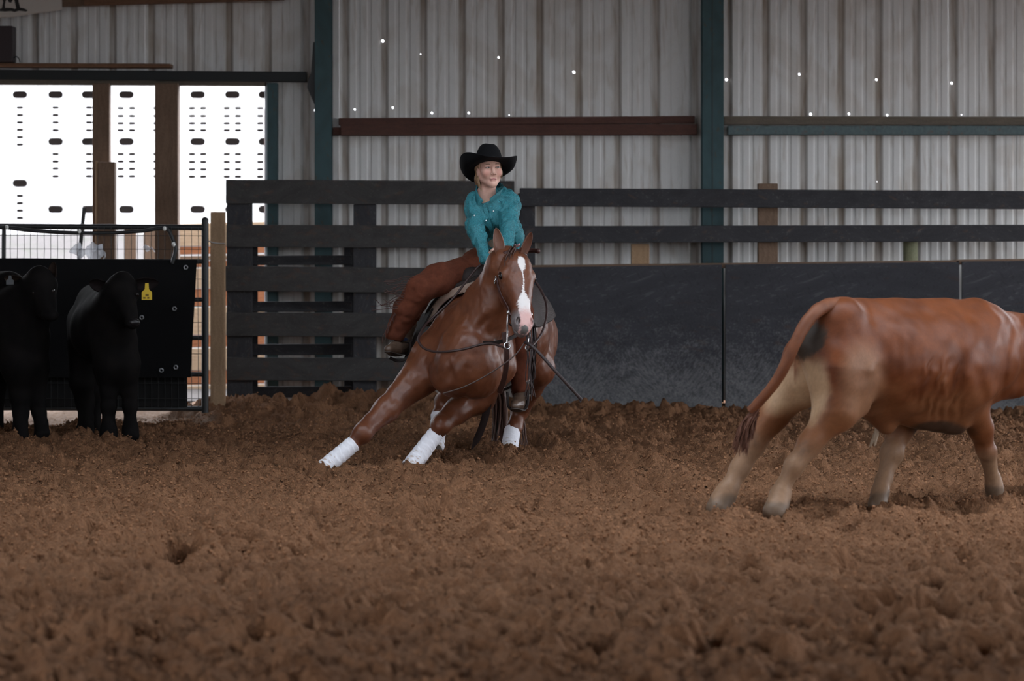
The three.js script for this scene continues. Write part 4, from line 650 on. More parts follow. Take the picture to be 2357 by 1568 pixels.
{
  const o = P(1100, 820, 18.0), t = thing('breast_collar', 'dark leather breast collar across the chest of the horse', 'tack', o.toArray());
  mesh('strap', local(strip([P(1112, 790, 17.955), P(1135, 790, 17.95), P(1162, 784, 17.98), P(1205, 762, 18.2)], v3(0, 1, 0.2), 0.026, 0.007), o), darkLeather, t);
  mesh('tie_strap', local(strip([P(1160, 765, 17.96), P(1166, 810, 17.96), P(1163, 860, 18.02), P(1150, 905, 18.12)], v3(1, 0, 0.3), 0.032, 0.006), o), leather([0.05, 0.022, 0.018], 142), t);
}
{
  const o = HF(0.1, 0, -0.1), t = thing('bridle', 'dark leather bridle with silver shank bit and reins', 'bridle', o.toArray());
  const cheek = (s) => [HF(-0.02, s * 0.055, -0.12), HF(0.06, s * 0.105, -0.12), HF(0.15, s * 0.108, -0.14), HF(0.28, s * 0.098, -0.125), HF(0.40, s * 0.070, -0.10), HF(0.455, s * 0.064, -0.095)];
  for (const s of [-1, 1]) {
    mesh('cheek_strap', local(strip(cheek(s), hN, 0.020, 0.005), o), redLeather, t);
    mesh('buckle', local(new THREE.TorusGeometry(0.016, 0.0032, 6, 16).scale(0.6, 1.4, 1).applyQuaternion(new THREE.Quaternion().setFromUnitVectors(v3(0, 0, 1), hW)).translate(...HF(0.17, s * 0.118, -0.138).toArray()), o), silver, t);
    mesh('bit_shank', local(tube([HF(0.42, s * 0.072, -0.085), HF(0.455, s * 0.078, -0.10), HF(0.50, s * 0.076, -0.125), HF(0.56, s * 0.074, -0.15), HF(0.60, s * 0.072, -0.175)], 0.0055, false, 24, 8), o), silver, t);
    mesh('bit_ring', local(new THREE.TorusGeometry(0.019, 0.004, 8, 18).applyQuaternion(new THREE.Quaternion().setFromUnitVectors(v3(0, 0, 1), v3(0.3, 0.2, 0.9).normalize())).translate(...HF(0.625, s * 0.072, -0.18).toArray()), o), silver, t);
    mesh('concho', local(new THREE.SphereGeometry(0.014, 12, 8).scale(1, 1, 0.5).applyQuaternion(new THREE.Quaternion().setFromUnitVectors(v3(0, 0, 1), hW)).translate(...HF(0.435, s * 0.080, -0.09).toArray()), o), silver, t);
  }
  mesh('crown_strap', local(strip([HF(-0.02, -0.055, -0.12), HF(-0.045, -0.02, -0.10), HF(-0.045, 0.02, -0.10), HF(-0.02, 0.055, -0.12)], v3(0, 0.6, 0.8), 0.022, 0.005), o), redLeather, t);
  mesh('brow_band', local(strip([HF(0.02, -0.098, -0.10), HF(0.02, -0.075, -0.035), HF(0.015, 0, -0.004), HF(0.02, 0.075, -0.035), HF(0.02, 0.098, -0.10)], hU, 0.016, 0.005), o), redLeather, t);
  mesh('chin_strap', local(strip([HF(0.46, -0.066, -0.10), HF(0.475, -0.05, -0.155), HF(0.48, 0, -0.175), HF(0.475, 0.05, -0.155), HF(0.46, 0.066, -0.10)], hU, 0.014, 0.004), o), darkLeather, t);
  const rings = HF(0.645, -0.072, -0.18), ringR = HF(0.645, 0.072, -0.18);
  mesh('rein', local(tube([rings, P(1124, 791, 17.86), P(1067, 804, 17.88), P(1034, 809, 17.9), P(1002, 810, 17.96), P(975, 801, 18.02), P(963, 784, 18.08), P(970, 764, 18.16), P(985, 742, 18.3), P(1040, 690, 18.38), P(1100, 615, 18.4), P(1122, 600, 18.4)], 0.0075, false, 120, 8), o), mat({ color: lin(0.035, 0.018, 0.016), roughness: 0.5 }), t);
  mesh('rein', local(tube([ringR, P(1222, 800, 17.75), P(1250, 760, 18.0), P(1255, 690, 18.3), P(1215, 630, 18.45), P(1150, 600, 18.42)], 0.0075, false, 60, 8), o), mat({ color: lin(0.035, 0.018, 0.016), roughness: 0.5 }), t);
  mesh('romal', local(merge([tube([P(1208, 788, 17.78), P(1222, 795, 17.74), P(1240, 812, 17.72), P(1285, 862, 17.7), P(1320, 900, 17.72)], 0.0095, false, 50, 10), rod(P(1319, 899, 17.72), P(1338, 920, 17.74), 0.008, 8, 0.011)]), o), mat({ color: lin(0.032, 0.020, 0.020), roughness: 0.5 }), t);
  mesh('romal_rein', local(tube([P(1208, 788, 17.78), P(1188, 815, 17.78), P(1130, 858, 17.85), P(1070, 890, 17.92), P(1020, 906, 18.0)], 0.0045, false, 40, 6), o), mat({ color: lin(0.10, 0.07, 0.065), roughness: 0.6 }), t);
  // rawhide strings hanging from the curb
  const strings = [], r = rng(8); for (let i = 0; i < 9; i++) { const x = 1214 + r() * 18, d = 17.8 + r() * 0.08; strings.push(tube([P(x - 6 + r() * 6, 745 + r() * 25, d), P(x, 800 + r() * 20, d), P(x + (r() - 0.5) * 16, 845 + r() * 30, d + 0.05), P(x - 4 + (r() - 0.5) * 20, 880 + r() * 60, d + 0.1)], 0.0028, false, 20, 5)); }
  mesh('strings', local(merge(strings), o), mat({ color: lin(0.06, 0.045, 0.045), roughness: 0.6 }), t).userData.kind = 'stuff';
}
// ---------------------------------------------------------------- the rider
const RO = P(1150, 590, 18.85);
const rider = thing('person', 'rider in black cowboy hat, turquoise shirt and rust brown fringed chaps', 'person', RO.toArray());
const rH = P(1127, 389, 18.6);                                   // middle of the head
const rF = v3(0.25, 0.10, 0.95).normalize(), rU = v3(-0.07, 1, -0.10); rU.addScaledVector(rF, -rU.dot(rF)).normalize(); const rR = rU.clone().cross(rF).normalize();
const RS = 0.98, RH = (r, u, f) => rH.clone().addScaledVector(rR, r * RS).addScaledVector(rU, u * RS).addScaledVector(rF, f * RS);
const skinMat = mat({ vertexColors: true, roughness: 0.45, specularIntensity: 0.6 });
const e3 = (r, u, f, a, b, c, k) => ell(RH(r, u, f), a * RS, b * RS, c * RS, k, rR, rU);
const faceSide = (s) => [
  cone(RH(s * 0.044, -0.055, -0.008), RH(s * 0.011, -0.100, 0.052), 0.022, 0.016, 0.025), ball(RH(s * 0.037, -0.028, 0.052), 0.026, 0.025), ball(RH(s * 0.0115, -0.041, 0.092), 0.008, 0.006), e3(s * 0.072, -0.012, -0.012, 0.010, 0.031, 0.019, 0.008),
];
const skinPrims = [
  e3(0, 0.03, -0.018, 0.072, 0.088, 0.092, 0.03), e3(0, -0.033, 0.018, 0.054, 0.073, 0.062, 0.03), ...faceSide(1), ...faceSide(-1), ball(RH(0, -0.100, 0.058), 0.017, 0.02),
  cone(RH(-0.036, 0.020, 0.070), RH(0.036, 0.020, 0.070), 0.014, 0.014, 0.02), cone(RH(0, 0.010, 0.081), RH(0, -0.036, 0.102), 0.0085, 0.0115, 0.010),
  cut(e3(0.031, 0.000, 0.100, 0.017, 0.009, 0.018, 0.012)), cut(e3(-0.031, 0.000, 0.100, 0.017, 0.009, 0.018, 0.012)), ball(RH(0.031, 0, 0.070), 0.0135, 0.004), ball(RH(-0.031, 0, 0.070), 0.0135, 0.004),
  cone(RH(-0.014, -0.068, 0.0755), RH(0.014, -0.068, 0.0755), 0.0050, 0.0050, 0.012), cone(RH(-0.010, -0.077, 0.0735), RH(0.010, -0.077, 0.0735), 0.0058, 0.0058, 0.010), cut(cone(RH(-0.018, -0.0735, 0.087), RH(0, -0.0715, 0.087), 0.002, 0.0022, 0.003)), cut(cone(RH(0.018, -0.0735, 0.087), RH(0, -0.0715, 0.087), 0.002, 0.0022, 0.003)),
  cut(ball(RH(0.0075, -0.047, 0.104), 0.0042, 0.003)), cut(ball(RH(-0.0075, -0.047, 0.104), 0.0042, 0.003)),
  cone(RH(0, -0.06, -0.03), P(1119, 448, 18.66), 0.047, 0.048, 0.03), cone(P(1119, 448, 18.66), P(1122, 478, 18.67), 0.050, 0.062, 0.04),
];
const skinColor = (x, y, z) => {
  const dx = x - rH.x, dy = y - rH.y, dz = z - rH.z, r = (dx * rR.x + dy * rR.y + dz * rR.z) / RS, u = (dx * rU.x + dy * rU.y + dz * rU.z) / RS, f = (dx * rF.x + dy * rF.y + dz * rF.z) / RS, a = Math.abs(r), n = fbm3(x * 30, y * 30, z * 30);
  let q = mix3([0.68, 0.42, 0.335], [0.57, 0.32, 0.25], clamp(0.4 + 0.5 * n));
  q = mix3(q, [0.60, 0.26, 0.21], 0.5 * smooth(0.03, 0.008, Math.hypot(a - 0.042, (u + 0.032) * 0.9)));         // flushed cheeks
  if (f > 0.03) {
    q = mix3(q, [0.46, 0.20, 0.18], smooth(0.003, -0.002, Math.hypot((u + 0.0725 + a * a * 14) / 0.0072, r / 0.020) * 0.0088 - 0.0088));
    q = mix3(q, [0.12, 0.04, 0.035], smooth(0.0022, 0.0006, Math.abs(u + 0.0715 - 0.006 * (a / 0.02) * -0.4)) * smooth(0.021, 0.018, a));
    q = mix3(q, [0.15, 0.085, 0.05], 0.9 * smooth(0.0045, 0.002, Math.abs(u - 0.021 + 0.10 * (a - 0.032) ** 2 * 60 - 0.001)) * smooth(0.014, 0.018, a) * smooth(0.050, 0.042, a));   // brows
    const eu = u / 0.0046, er = (a - 0.031) / 0.0125, ee = Math.hypot(eu, er); q = mix3(q, [0.07, 0.035, 0.025], smooth(1.45, 1.1, ee)); q = mix3(q, [0.34, 0.29, 0.27], smooth(1.0, 0.85, ee));
    const gaze = Math.hypot(r - Math.sign(r) * 0.031 - 0.003, u - 0.001); q = mix3(q, [0.035, 0.03, 0.025], smooth(0.0060, 0.0048, gaze) * smooth(1.1, 0.95, ee));
  }
  return q;
};
// hands, closed on the rein and the horn
function handPrims(w, dir, curl, thumb) {
  const d = dir.clone().normalize(), c = curl.clone().addScaledVector(d, -curl.dot(d)).normalize(), s = d.clone().cross(c), out = [cone(w, w.clone().addScaledVector(d, 0.03), 0.024, 0.026, 0.02), ell(w.clone().addScaledVector(d, 0.055), 0.048, 0.040, 0.018, 0.02, d, s)];
  [[-0.030, 0.92], [-0.010, 1], [0.010, 0.96], [0.028, 0.8]].forEach(([o, l]) => { const a = w.clone().addScaledVector(d, 0.092).addScaledVector(s, o), b = a.clone().addScaledVector(d, 0.030 * l).addScaledVector(c, 0.018), e = b.clone().addScaledVector(d, -0.004).addScaledVector(c, 0.028 * l), g = e.clone().addScaledVector(d, -0.022 * l).addScaledVector(c, 0.004); out.push(cone(a, b, 0.0095, 0.009, 0.006), cone(b, e, 0.009, 0.0085, 0.004), cone(e, g, 0.0085, 0.0075, 0.004)); });
  const t0 = w.clone().addScaledVector(d, 0.03).addScaledVector(s, thumb * 0.035), t1 = t0.clone().addScaledVector(d, 0.028).addScaledVector(s, thumb * 0.018).addScaledVector(c, 0.012), t2 = t1.clone().addScaledVector(d, 0.022).addScaledVector(c, 0.02).addScaledVector(s, -thumb * 0.008); out.push(cone(t0, t1, 0.014, 0.011, 0.01), cone(t1, t2, 0.010, 0.0085, 0.006)); return out;
}
const rHand = handPrims(P(1119, 598, 18.40), v3(0.35, -0.75, 0.3), v3(0.7, 0.3, -0.3), 1), lHand = handPrims(P(1160, 568, 18.42), v3(-0.45, -0.75, 0.1), v3(-0.5, 0.2, -0.6), -1);
{
  const geos = [nets(field(skinPrims), boundsOf(skinPrims, 0.01), 0.0028, skinColor)];
  for (const h of [rHand, lHand]) geos.push(nets(field(h), boundsOf(h, 0.01), 0.003, () => [0.54, 0.32, 0.25]));
  mesh('body', local(mergeGeometries(geos), RO), skinMat, rider);
}
// shirt
const shirtMat = mat({ roughness: 0.7, sheen: 0.3, sheenColor: lin(0.2, 0.5, 0.55), sheenRoughness: 0.5, map: tex(768, 768, (u, v) => {
  const a = tile(u, v, 16, 2, 150), b = tile(u, v, 34, 3, 151), sw = Math.sin(26 * a + 8 * b), fine = tile(u, v, 90, 2, 152);
  let c = [0.022, 0.235, 0.275]; c = mix3(c, [0.004, 0.050, 0.070], smooth(0.0, 0.5, sw) * 0.85); c = mix3(c, [0.004, 0.05, 0.07], smooth(0.2, 0.5, fine) * 0.8); c = mix3(c, [0.06, 0.36, 0.40], smooth(0.5, 0.9, -sw) * 0.3); return c.map(s2);
}, true) }); shirtMat.map.repeat.set(2.4, 2.4);
const shirtPrims = [
  cone(P(1154, 566, 18.82), P(1150, 535, 18.8), 0.118, 0.116, 0.06, [v3(0.1, 0, 1).normalize(), 0.8]), cone(P(1150, 535, 18.8), P(1138, 495, 18.72), 0.116, 0.130, 0.06, [v3(0.1, 0, 1).normalize(), 0.8]), ell(P(1136, 488, 18.71), 0.142, 0.13, 0.105, 0.05, v3(1, 0, -0.12)),
  cone(P(1096, 466, 18.66), P(1172, 466, 18.74), 0.060, 0.060, 0.05), cone(P(1105, 452, 18.68), P(1158, 449, 18.72), 0.040, 0.042, 0.04), ball(P(1108, 500, 18.63), 0.055, 0.05), ball(P(1152, 500, 18.66), 0.055, 0.05),
  cone(P(1091, 468, 18.65), P(1096, 528, 18.53), 0.060, 0.052, 0.03), cone(P(1096, 528, 18.53), P(1121, 600, 18.39), 0.050, 0.036, 0.03),
  cone(P(1174, 468, 18.70), P(1172, 520, 18.55), 0.060, 0.054, 0.03), cone(P(1172, 520, 18.55), P(1162, 566, 18.42), 0.052, 0.042, 0.03), ball(P(1183, 545, 18.76), 0.06, 0.05),
  cut(ell(P(1119, 444, 18.62), 0.048, 0.058, 0.07, 0.015)), cut(cone(P(1115, 456, 18.54), P(1116, 480, 18.535), 0.024, 0.004, 0.008)),
];
const foldDir = [[P(1086, 500, 18.6), v3(0.35, 1, 0.2)], [P(1170, 510, 18.6), v3(-0.3, 1, 0)], [P(1135, 520, 18.7), v3(0.5, 1, 0)]];
const folds = (x, y, z) => {
  let s = 0.0050 * N3(x * 16, y * 9, z * 16) + 0.0028 * N3(x * 40 + 3, y * 22, z * 40);
  const w = N3(x * 6, y * 5, z * 6) * 0.6; s += 0.0070 * Math.sin((x * 38 + y * 26 + w * 5)) * smooth(-0.2, 0.4, N3(x * 7 + 9, y * 7, z * 7)); s += 0.0055 * Math.sin((x * -30 + y * 52 + w * 4)) * smooth(0, 0.5, N3(x * 8 - 5, y * 8, z * 8 + 2)); return s;
};
const shirt = mesh('shirt', local(nets(field(shirtPrims, folds), boundsOf(shirtPrims, 0.02), 0.0048, null, 1), RO), shirtMat, rider);
{ // collar, placket, pockets, buttons
  const sm = shirtMat, f = field(shirtPrims, folds), snap = (px, py, d0 = 18.3) => { let d = d0; for (let i = 0; i < 60; i++) { const p = P(px, py, d), q = f(p.x, p.y, p.z); if (q < 0.0008) break; d += Math.max(0.001, q * 0.8); if (d > 19.2) break; } return P(px, py, d); };
  const lift = (p, k = 0.004) => p.clone().add(v3(0, 0, k));
  mesh('placket', local(strip([[1116, 478], [1120, 492], [1124, 508], [1130, 528], [1136, 548]].map(([x, y]) => lift(snap(x, y), 0.003)), v3(1, 0.2, 0), 0.026, 0.005), RO), sm, shirt);
  mesh('collar', local(strip([P(1097, 434, 18.74), P(1094, 447, 18.62), P(1101, 461, 18.56), P(1108, 468, 18.55)], v3(0.25, 0.9, 0.3), 0.062, 0.006, (t) => lerp(1, 0.7, t)), RO), sm, shirt);
  mesh('collar', local(strip([P(1152, 432, 18.78), P(1153, 442, 18.64), P(1142, 452, 18.56), P(1128, 463, 18.53)], v3(0.4, 0.9, 0.2), 0.060, 0.006, (t) => lerp(1, 0.72, t)), RO), sm, shirt);
  mesh('collar', local(strip([P(1097, 434, 18.74), P(1112, 424, 18.80), P(1136, 424, 18.84), P(1152, 432, 18.78)], v3(0, 1, 0.2), 0.06, 0.006), RO), sm, shirt);
  const bt = mat({ color: lin(0.8, 0.85, 0.85), roughness: 0.2 });
  for (const [x, y] of [[1122, 459], [1136, 486], [1119, 508], [1127, 531], [1092, 496], [1127, 441]]) { const b = mesh('snap_button', new THREE.SphereGeometry(0.0048, 10, 8).scale(1, 1, 0.5), bt, shirt); b.position.copy(lift(snap(x, y), 0.005)).sub(RO); }
  for (const [pts, w] of [[[[1080, 493], [1092, 497], [1104, 492]], 0.028], [[[1146, 488], [1156, 492], [1166, 488]], 0.026]]) mesh('pocket_flap', local(strip(pts.map(([x, y]) => lift(snap(x, y), 0.002)), v3(0, 1, 0.2), w, 0.004), RO), sm, shirt);
  mesh('cuff', local(strip([0, 1, 2, 3, 4, 5, 6].map((k) => P(1120, 596, 18.395).add(v3(Math.cos(k * 1.047) * 0.037, Math.sin(k * 1.047) * 0.012, Math.sin(k * 1.047) * 0.036))), v3(0.35, -0.75, 0.3), 0.04, 0.004), RO), sm, shirt);
}
mesh('necklace', local(tube([P(1106, 452, 18.61), P(1110, 460, 18.575), P(1116, 464, 18.568), P(1121, 458, 18.58)], 0.0014, false, 20, 5), RO), mat({ color: lin(0.7, 0.5, 0.25), roughness: 0.3, metalness: 1 }), rider);
// belt
{
  const b = mesh('belt', local(strip(Array.from({ length: 13 }, (_, k) => { const a = k / 12 * 2 * Math.PI; return P(1155, 563, 18.82).add(v3(Math.cos(a) * 0.124, 0.006 * Math.sin(a), Math.sin(a) * 0.105)); }), v3(0, 1, 0), 0.042, 0.006), RO), mat({ color: lin(0.02, 0.022, 0.06), roughness: 0.6 }), rider);
  const k = mesh('buckle', new THREE.SphereGeometry(0.037, 24, 14).scale(0.85, 1, 0.22), mat({ color: lin(0.42, 0.36, 0.28), roughness: 0.35, metalness: 0.9, bumpMap: tooled.bumpMap, bumpScale: 0.004 }), b); k.position.copy(P(1135, 557, 18.70)).sub(RO); k.rotation.y = -0.3;
  const c = mesh('belt_concho', new THREE.SphereGeometry(0.020, 16, 10).scale(1, 1, 0.3), mat({ color: lin(0.6, 0.38, 0.42), roughness: 0.25, metalness: 0.8 }), b); c.position.copy(P(1190, 562, 18.71)).sub(RO);
}
// hair
const hairC = (x, y, z) => mix3([0.15, 0.085, 0.045], [0.36, 0.22, 0.12], clamp(0.5 + 0.6 * N3(x * 90, y * 14, z * 90)));
{
  const hp = [e3(0, 0.032, -0.030, 0.080, 0.090, 0.092, 0.02), cone(RH(-0.066, 0.02, -0.025), RH(-0.062, -0.055, -0.045), 0.022, 0.018, 0.02), cone(RH(0.066, 0.02, -0.01), RH(0.068, -0.035, -0.02), 0.014, 0.010, 0.015), e3(-0.035, -0.06, -0.088, 0.042, 0.045, 0.035, 0.03), cone(RH(-0.05, -0.05, -0.07), RH(-0.045, -0.095, -0.06), 0.024, 0.012, 0.02), cut(e3(0, -0.03, 0.085, 0.062, 0.10, 0.095, 0.01))];
  const h = mesh('hair', local(nets(field(hp, (x, y, z) => 0.003 * Math.sin((x * 0.9 + z * 0.5) * 420 + 3 * N3(x * 20, y * 9, z * 20))), boundsOf(hp, 0.01), 0.0034, hairC), RO), mat({ vertexColors: true, roughness: 0.5 }), rider);
  mesh('loose_strands', local(merge([lock([RH(-0.06, -0.02, -0.01), RH(-0.072, -0.06, -0.02), RH(-0.062, -0.115, -0.03), RH(-0.05, -0.14, -0.03)], 0.0018, 14, 0.02, 61), lock([RH(0.068, 0.0, 0.02), RH(0.072, -0.03, 0.02), RH(0.068, -0.06, 0.01)], 0.0016, 10, 0.012, 62)]), RO), mat({ color: lin(0.34, 0.22, 0.13), roughness: 0.5 }), h).userData.kind = 'stuff';
}
// hat: creased crown and a brim rolled up at the sides
{
  const felt = mat({ color: lin(0.0065, 0.0065, 0.0075), roughness: 0.9, specularIntensity: 0.25, side: THREE.DoubleSide, sheen: 0.25, sheenColor: lin(0.1, 0.1, 0.11), sheenRoughness: 0.6 });
  const hu = rU.clone().addScaledVector(rF, -0.30).addScaledVector(rR, 0.11).normalize(), hf = rF.clone().addScaledVector(hu, -rF.dot(hu)).normalize(), hr = hu.clone().cross(hf), base = RH(0, 0.012, -0.012), at = (r, u, f) => base.clone().addScaledVector(hr, r).addScaledVector(hu, u).addScaledVector(hf, f).sub(RO);
  const nu = 26, nv = 64, pos = [], idx = [], grid = (fn, rows) => { const o = pos.length / 3; for (let i = 0; i <= rows; i++) for (let j = 0; j <= nv; j++) { const p = fn(i / rows, j / nv * 2 * Math.PI); pos.push(p.x, p.y, p.z); } for (let i = 0; i < rows; i++) for (let j = 0; j < nv; j++) { const q = o + i * (nv + 1) + j; idx.push(q, q + 1, q + nv + 1, q + 1, q + nv + 2, q + nv + 1); } };
  const crown = (k) => (t, a) => { const s = Math.sin(a), c = Math.cos(a), h = 0.160, prof = Math.pow(Math.max(0, Math.cos(t * Math.PI / 2)), 0.72), up = h * Math.pow(Math.sin(t * Math.PI / 2), 0.92); const r = 0.083 * s * prof * k * (1 - 0.14 * smooth(0.35, 0.9, t) * smooth(-0.2, 0.8, c)), f = 0.098 * c * prof * k; const crease = smooth(0.62, 1, t) * 0.040 * Math.exp(-((r / 0.013) ** 2)), tilt = -0.012 * (c * t); return at(r, up * (k > 0.99 ? 1 : 0.98) - crease + tilt, f); };
  grid(crown(1), nu);
  const brim = (off) => (t, a) => { const s = Math.sin(a), c = Math.cos(a), r0 = 0.083, f0 = 0.098, w = 0.115 - 0.020 * Math.max(0, c), rr = (r0 + w * t) * s, ff = (f0 + w * t) * c, curl = Math.pow(Math.abs(s), 2.2); const lift = curl * (-0.030 * t + 0.098 * t * t * t) - (1 - curl) * 0.012 * t * t - 0.004 * t; return at(rr * (1 - 0.12 * curl * t * t * t), lift + off, ff); };
  grid(brim(0.0022), 18); grid(brim(-0.0022), 18);
  { const o = pos.length / 3; for (let j = 0; j <= nv; j++) for (const f of [brim(0.0022), brim(-0.0022)]) { const p = f(1, j / nv * 2 * Math.PI); pos.push(p.x, p.y, p.z); } for (let j = 0; j < nv; j++) { const q = o + 2 * j; idx.push(q, q + 1, q + 2, q + 1, q + 3, q + 2); } }
  const g = new THREE.BufferGeometry(); g.setAttribute('position', new THREE.Float32BufferAttribute(pos, 3)); g.setIndex(idx); g.computeVertexNormals(); g.setAttribute('uv', new THREE.Float32BufferAttribute(new Float32Array(pos.length / 3 * 2), 2));
  const hat = mesh('hat', g, felt, rider); tag(hat, 'black felt cowboy hat');
  const bpos = [], bi = []; for (let j = 0; j <= nv; j++) for (const t of [0.01, 0.11]) { const p = crown(1.025)(t, j / nv * 2 * Math.PI); bpos.push(p.x, p.y, p.z); } for (let j = 0; j < nv; j++) { const q = 2 * j; bi.push(q, q + 2, q + 1, q + 1, q + 2, q + 3); }
  const bg = new THREE.BufferGeometry(); bg.setAttribute('position', new THREE.Float32BufferAttribute(bpos, 3)); bg.setIndex(bi); bg.computeVertexNormals(); mesh('hat_band', bg, mat({ color: lin(0.01, 0.01, 0.011), roughness: 0.6, side: THREE.DoubleSide }), hat);
}
// chaps, boots, fringe
const suede = mat({ vertexColors: true, roughness: 0.95, specularIntensity: 0.3, sheen: 0.4, sheenColor: lin(0.35, 0.15, 0.09), sheenRoughness: 0.6 });
const suedeC = (x, y, z) => mix3([0.070, 0.020, 0.011], [0.130, 0.040, 0.021], clamp(0.5 + 0.5 * fbm3(x * 9, y * 9, z * 9) + 0.2 * N3(x * 60, y * 60, z * 60)));
const legPrims = [
  cone(P(1145, 600, 18.86), P(1100, 612, 18.78), 0.12, 0.105, 0.06), cone(P(1100, 616, 18.74), P(1008, 643, 18.54), 0.094, 0.088, 0.06), cone(P(1008, 643, 18.54), P(966, 667, 18.46), 0.086, 0.080, 0.06), cone(P(966, 667, 18.46), P(936, 712, 18.48), 0.080, 0.074, 0.04), cone(P(936, 712, 18.5), P(910, 768, 18.52), 0.072, 0.064, 0.04), cone(P(978, 670, 18.54), P(938, 745, 18.57), 0.06, 0.045, 0.03), cut(ball(P(900, 806, 18.52), 0.07, 0.02)),
];
const legL = [cone(P(1165, 600, 18.88), P(1190, 650, 18.72), 0.115, 0.09, 0.05), cone(P(1190, 650, 18.72), P(1198, 722, 18.48), 0.088, 0.074, 0.05), cone(P(1198, 722, 18.48), P(1198, 800, 18.48), 0.072, 0.064, 0.04), cone(P(1198, 800, 18.48), P(1198, 892, 18.48), 0.062, 0.056, 0.03)];
const crease2 = (x, y, z) => 0.003 * N3(x * 14, y * 14, z * 14) + 0.003 * Math.sin(y * 60 + x * 40 + 4 * N3(x * 6, y * 6, z * 6)) * smooth(0.1, 0.6, N3(x * 5 + 2, y * 5, z * 5));
const chaps = mesh('chaps', local(mergeGeometries([legPrims, legL].map((l) => nets(field(l, crease2), boundsOf(l, 0.02), 0.007, suedeC))), RO), suede, rider);
{
  const r = rng(41), parts = []; for (let i = 0; i < 15; i++) { const t = i / 14, b = P(lerp(958, 922, t) - 8, lerp(640, 712, t), 18.42), L = 0.09 + 0.075 * r(), dy = lerp(-0.03, 0.055, r()) - t * 0.02, dz = 0.05 * (r() - 0.5); parts.push(tube([b.clone().add(v3(0.02, 0, 0)), b.clone().add(v3(-L * 0.3, 0.006 + dy * 0.1, dz * 0.4)), b.clone().add(v3(-L * 0.7, -dy * 0.5 - 0.012 * r(), dz)), b.clone().add(v3(-L * (0.9 + 0.2 * r()), -dy * 1.1 + 0.02 * (r() - 0.5), dz))], 0.0022, false, 14, 5)); }
  parts.push(tube([P(918, 700, 18.4), P(902, 694, 18.4), P(897, 704, 18.4), P(904, 711, 18.4), P(914, 706, 18.4)], 0.002, false, 24, 5));
  for (let i = 0; i < 14; i++) { const t = i / 13, b = P(lerp(936, 892, t) - 6, lerp(680, 766, t), 18.45); parts.push(tube([b, b.clone().add(v3(-0.012, -0.02, 0.01)), b.clone().add(v3(-0.014 - 0.01 * r(), -0.05 - 0.03 * r(), 0.01))], 0.0022, false, 8, 5)); }
  mesh('fringe', local(merge(parts), RO), mat({ color: lin(0.06, 0.026, 0.020), roughness: 0.8 }), chaps).userData.kind = 'stuff';
}
function boot(toe, heel, ankle, shaft, k = 1) {
  const l = toe.clone().sub(heel).normalize(), up = v3(0, 1, 0).addScaledVector(l, -l.y).normalize(), sd = l.clone().cross(up), mid = heel.clone().lerp(toe, 0.55);
  const pr = [cone(heel, mid, 0.036 * k, 0.040 * k, 0.02), cone(mid, toe, 0.038 * k, 0.022 * k, 0.02), cone(heel.clone().lerp(toe, 0.25).addScaledVector(up, 0.03), ankle, 0.042, 0.046, 0.03), cone(ankle, shaft, 0.046, 0.052, 0.02), cone(toe, toe.clone().addScaledVector(l, 0.012), 0.018, 0.012, 0.01)];
  const b = mesh('boot', local(nets(field(pr, (x, y, z) => 0.0012 * Math.sin(y * 240) * smooth(0.0, 0.5, N3(x * 12, y * 12, z * 12))), boundsOf(pr, 0.01), 0.005, (x, y, z) => mix3([0.060, 0.036, 0.024], [0.115, 0.075, 0.052], clamp(0.5 + 0.6 * fbm3(x * 16, y * 16, z * 16)))), RO), mat({ vertexColors: true, roughness: 0.42 }), rider);
  const so = [cone(heel.clone().addScaledVector(up, -0.036), mid.clone().addScaledVector(up, -0.038), 0.037, 0.042, 0.01, [up, 0.2]), cone(mid.clone().addScaledVector(up, -0.038), toe.clone().addScaledVector(up, -0.016).addScaledVector(l, 0.01), 0.042, 0.022, 0.01, [up, 0.25])];
  mesh('sole', local(nets(field(so), boundsOf(so, 0.01), 0.004), RO), mat({ color: lin(0.035, 0.025, 0.02), roughness: 0.6 }), b); return b;
}
{
  const b = boot(P(894, 804, 18.40), P(930, 801, 18.62), P(930, 776, 18.6), P(940, 745, 18.58), 1.15);
  mesh('spur_strap', local(strip([P(915, 787, 18.50), P(924, 781, 18.52), P(938, 786, 18.56), P(944, 796, 18.6)], v3(0.3, 0.9, 0), 0.03, 0.008), RO), mat({ color: lin(0.012, 0.02, 0.055), roughness: 0.7 }), b);
  mesh('spur', local(tube([P(926, 785, 18.5), P(943, 790, 18.58), P(946, 796, 18.68), P(940, 790, 18.78)], 0.005, false, 20, 6), RO), silver, b);
  boot(P(1184, 934, 18.32), P(1202, 926, 18.5), P(1203, 905, 18.5), P(1201, 880, 18.48));
}
// ---------------------------------------------------------------- cattle
const chain = (pts, k = 0.05, k2 = 0.03) => pts.slice(1).map((p, i) => cone(P(...pts[i].slice(0, 3)), P(...p.slice(0, 3)), pts[i][3], p[3], i ? k2 : k));
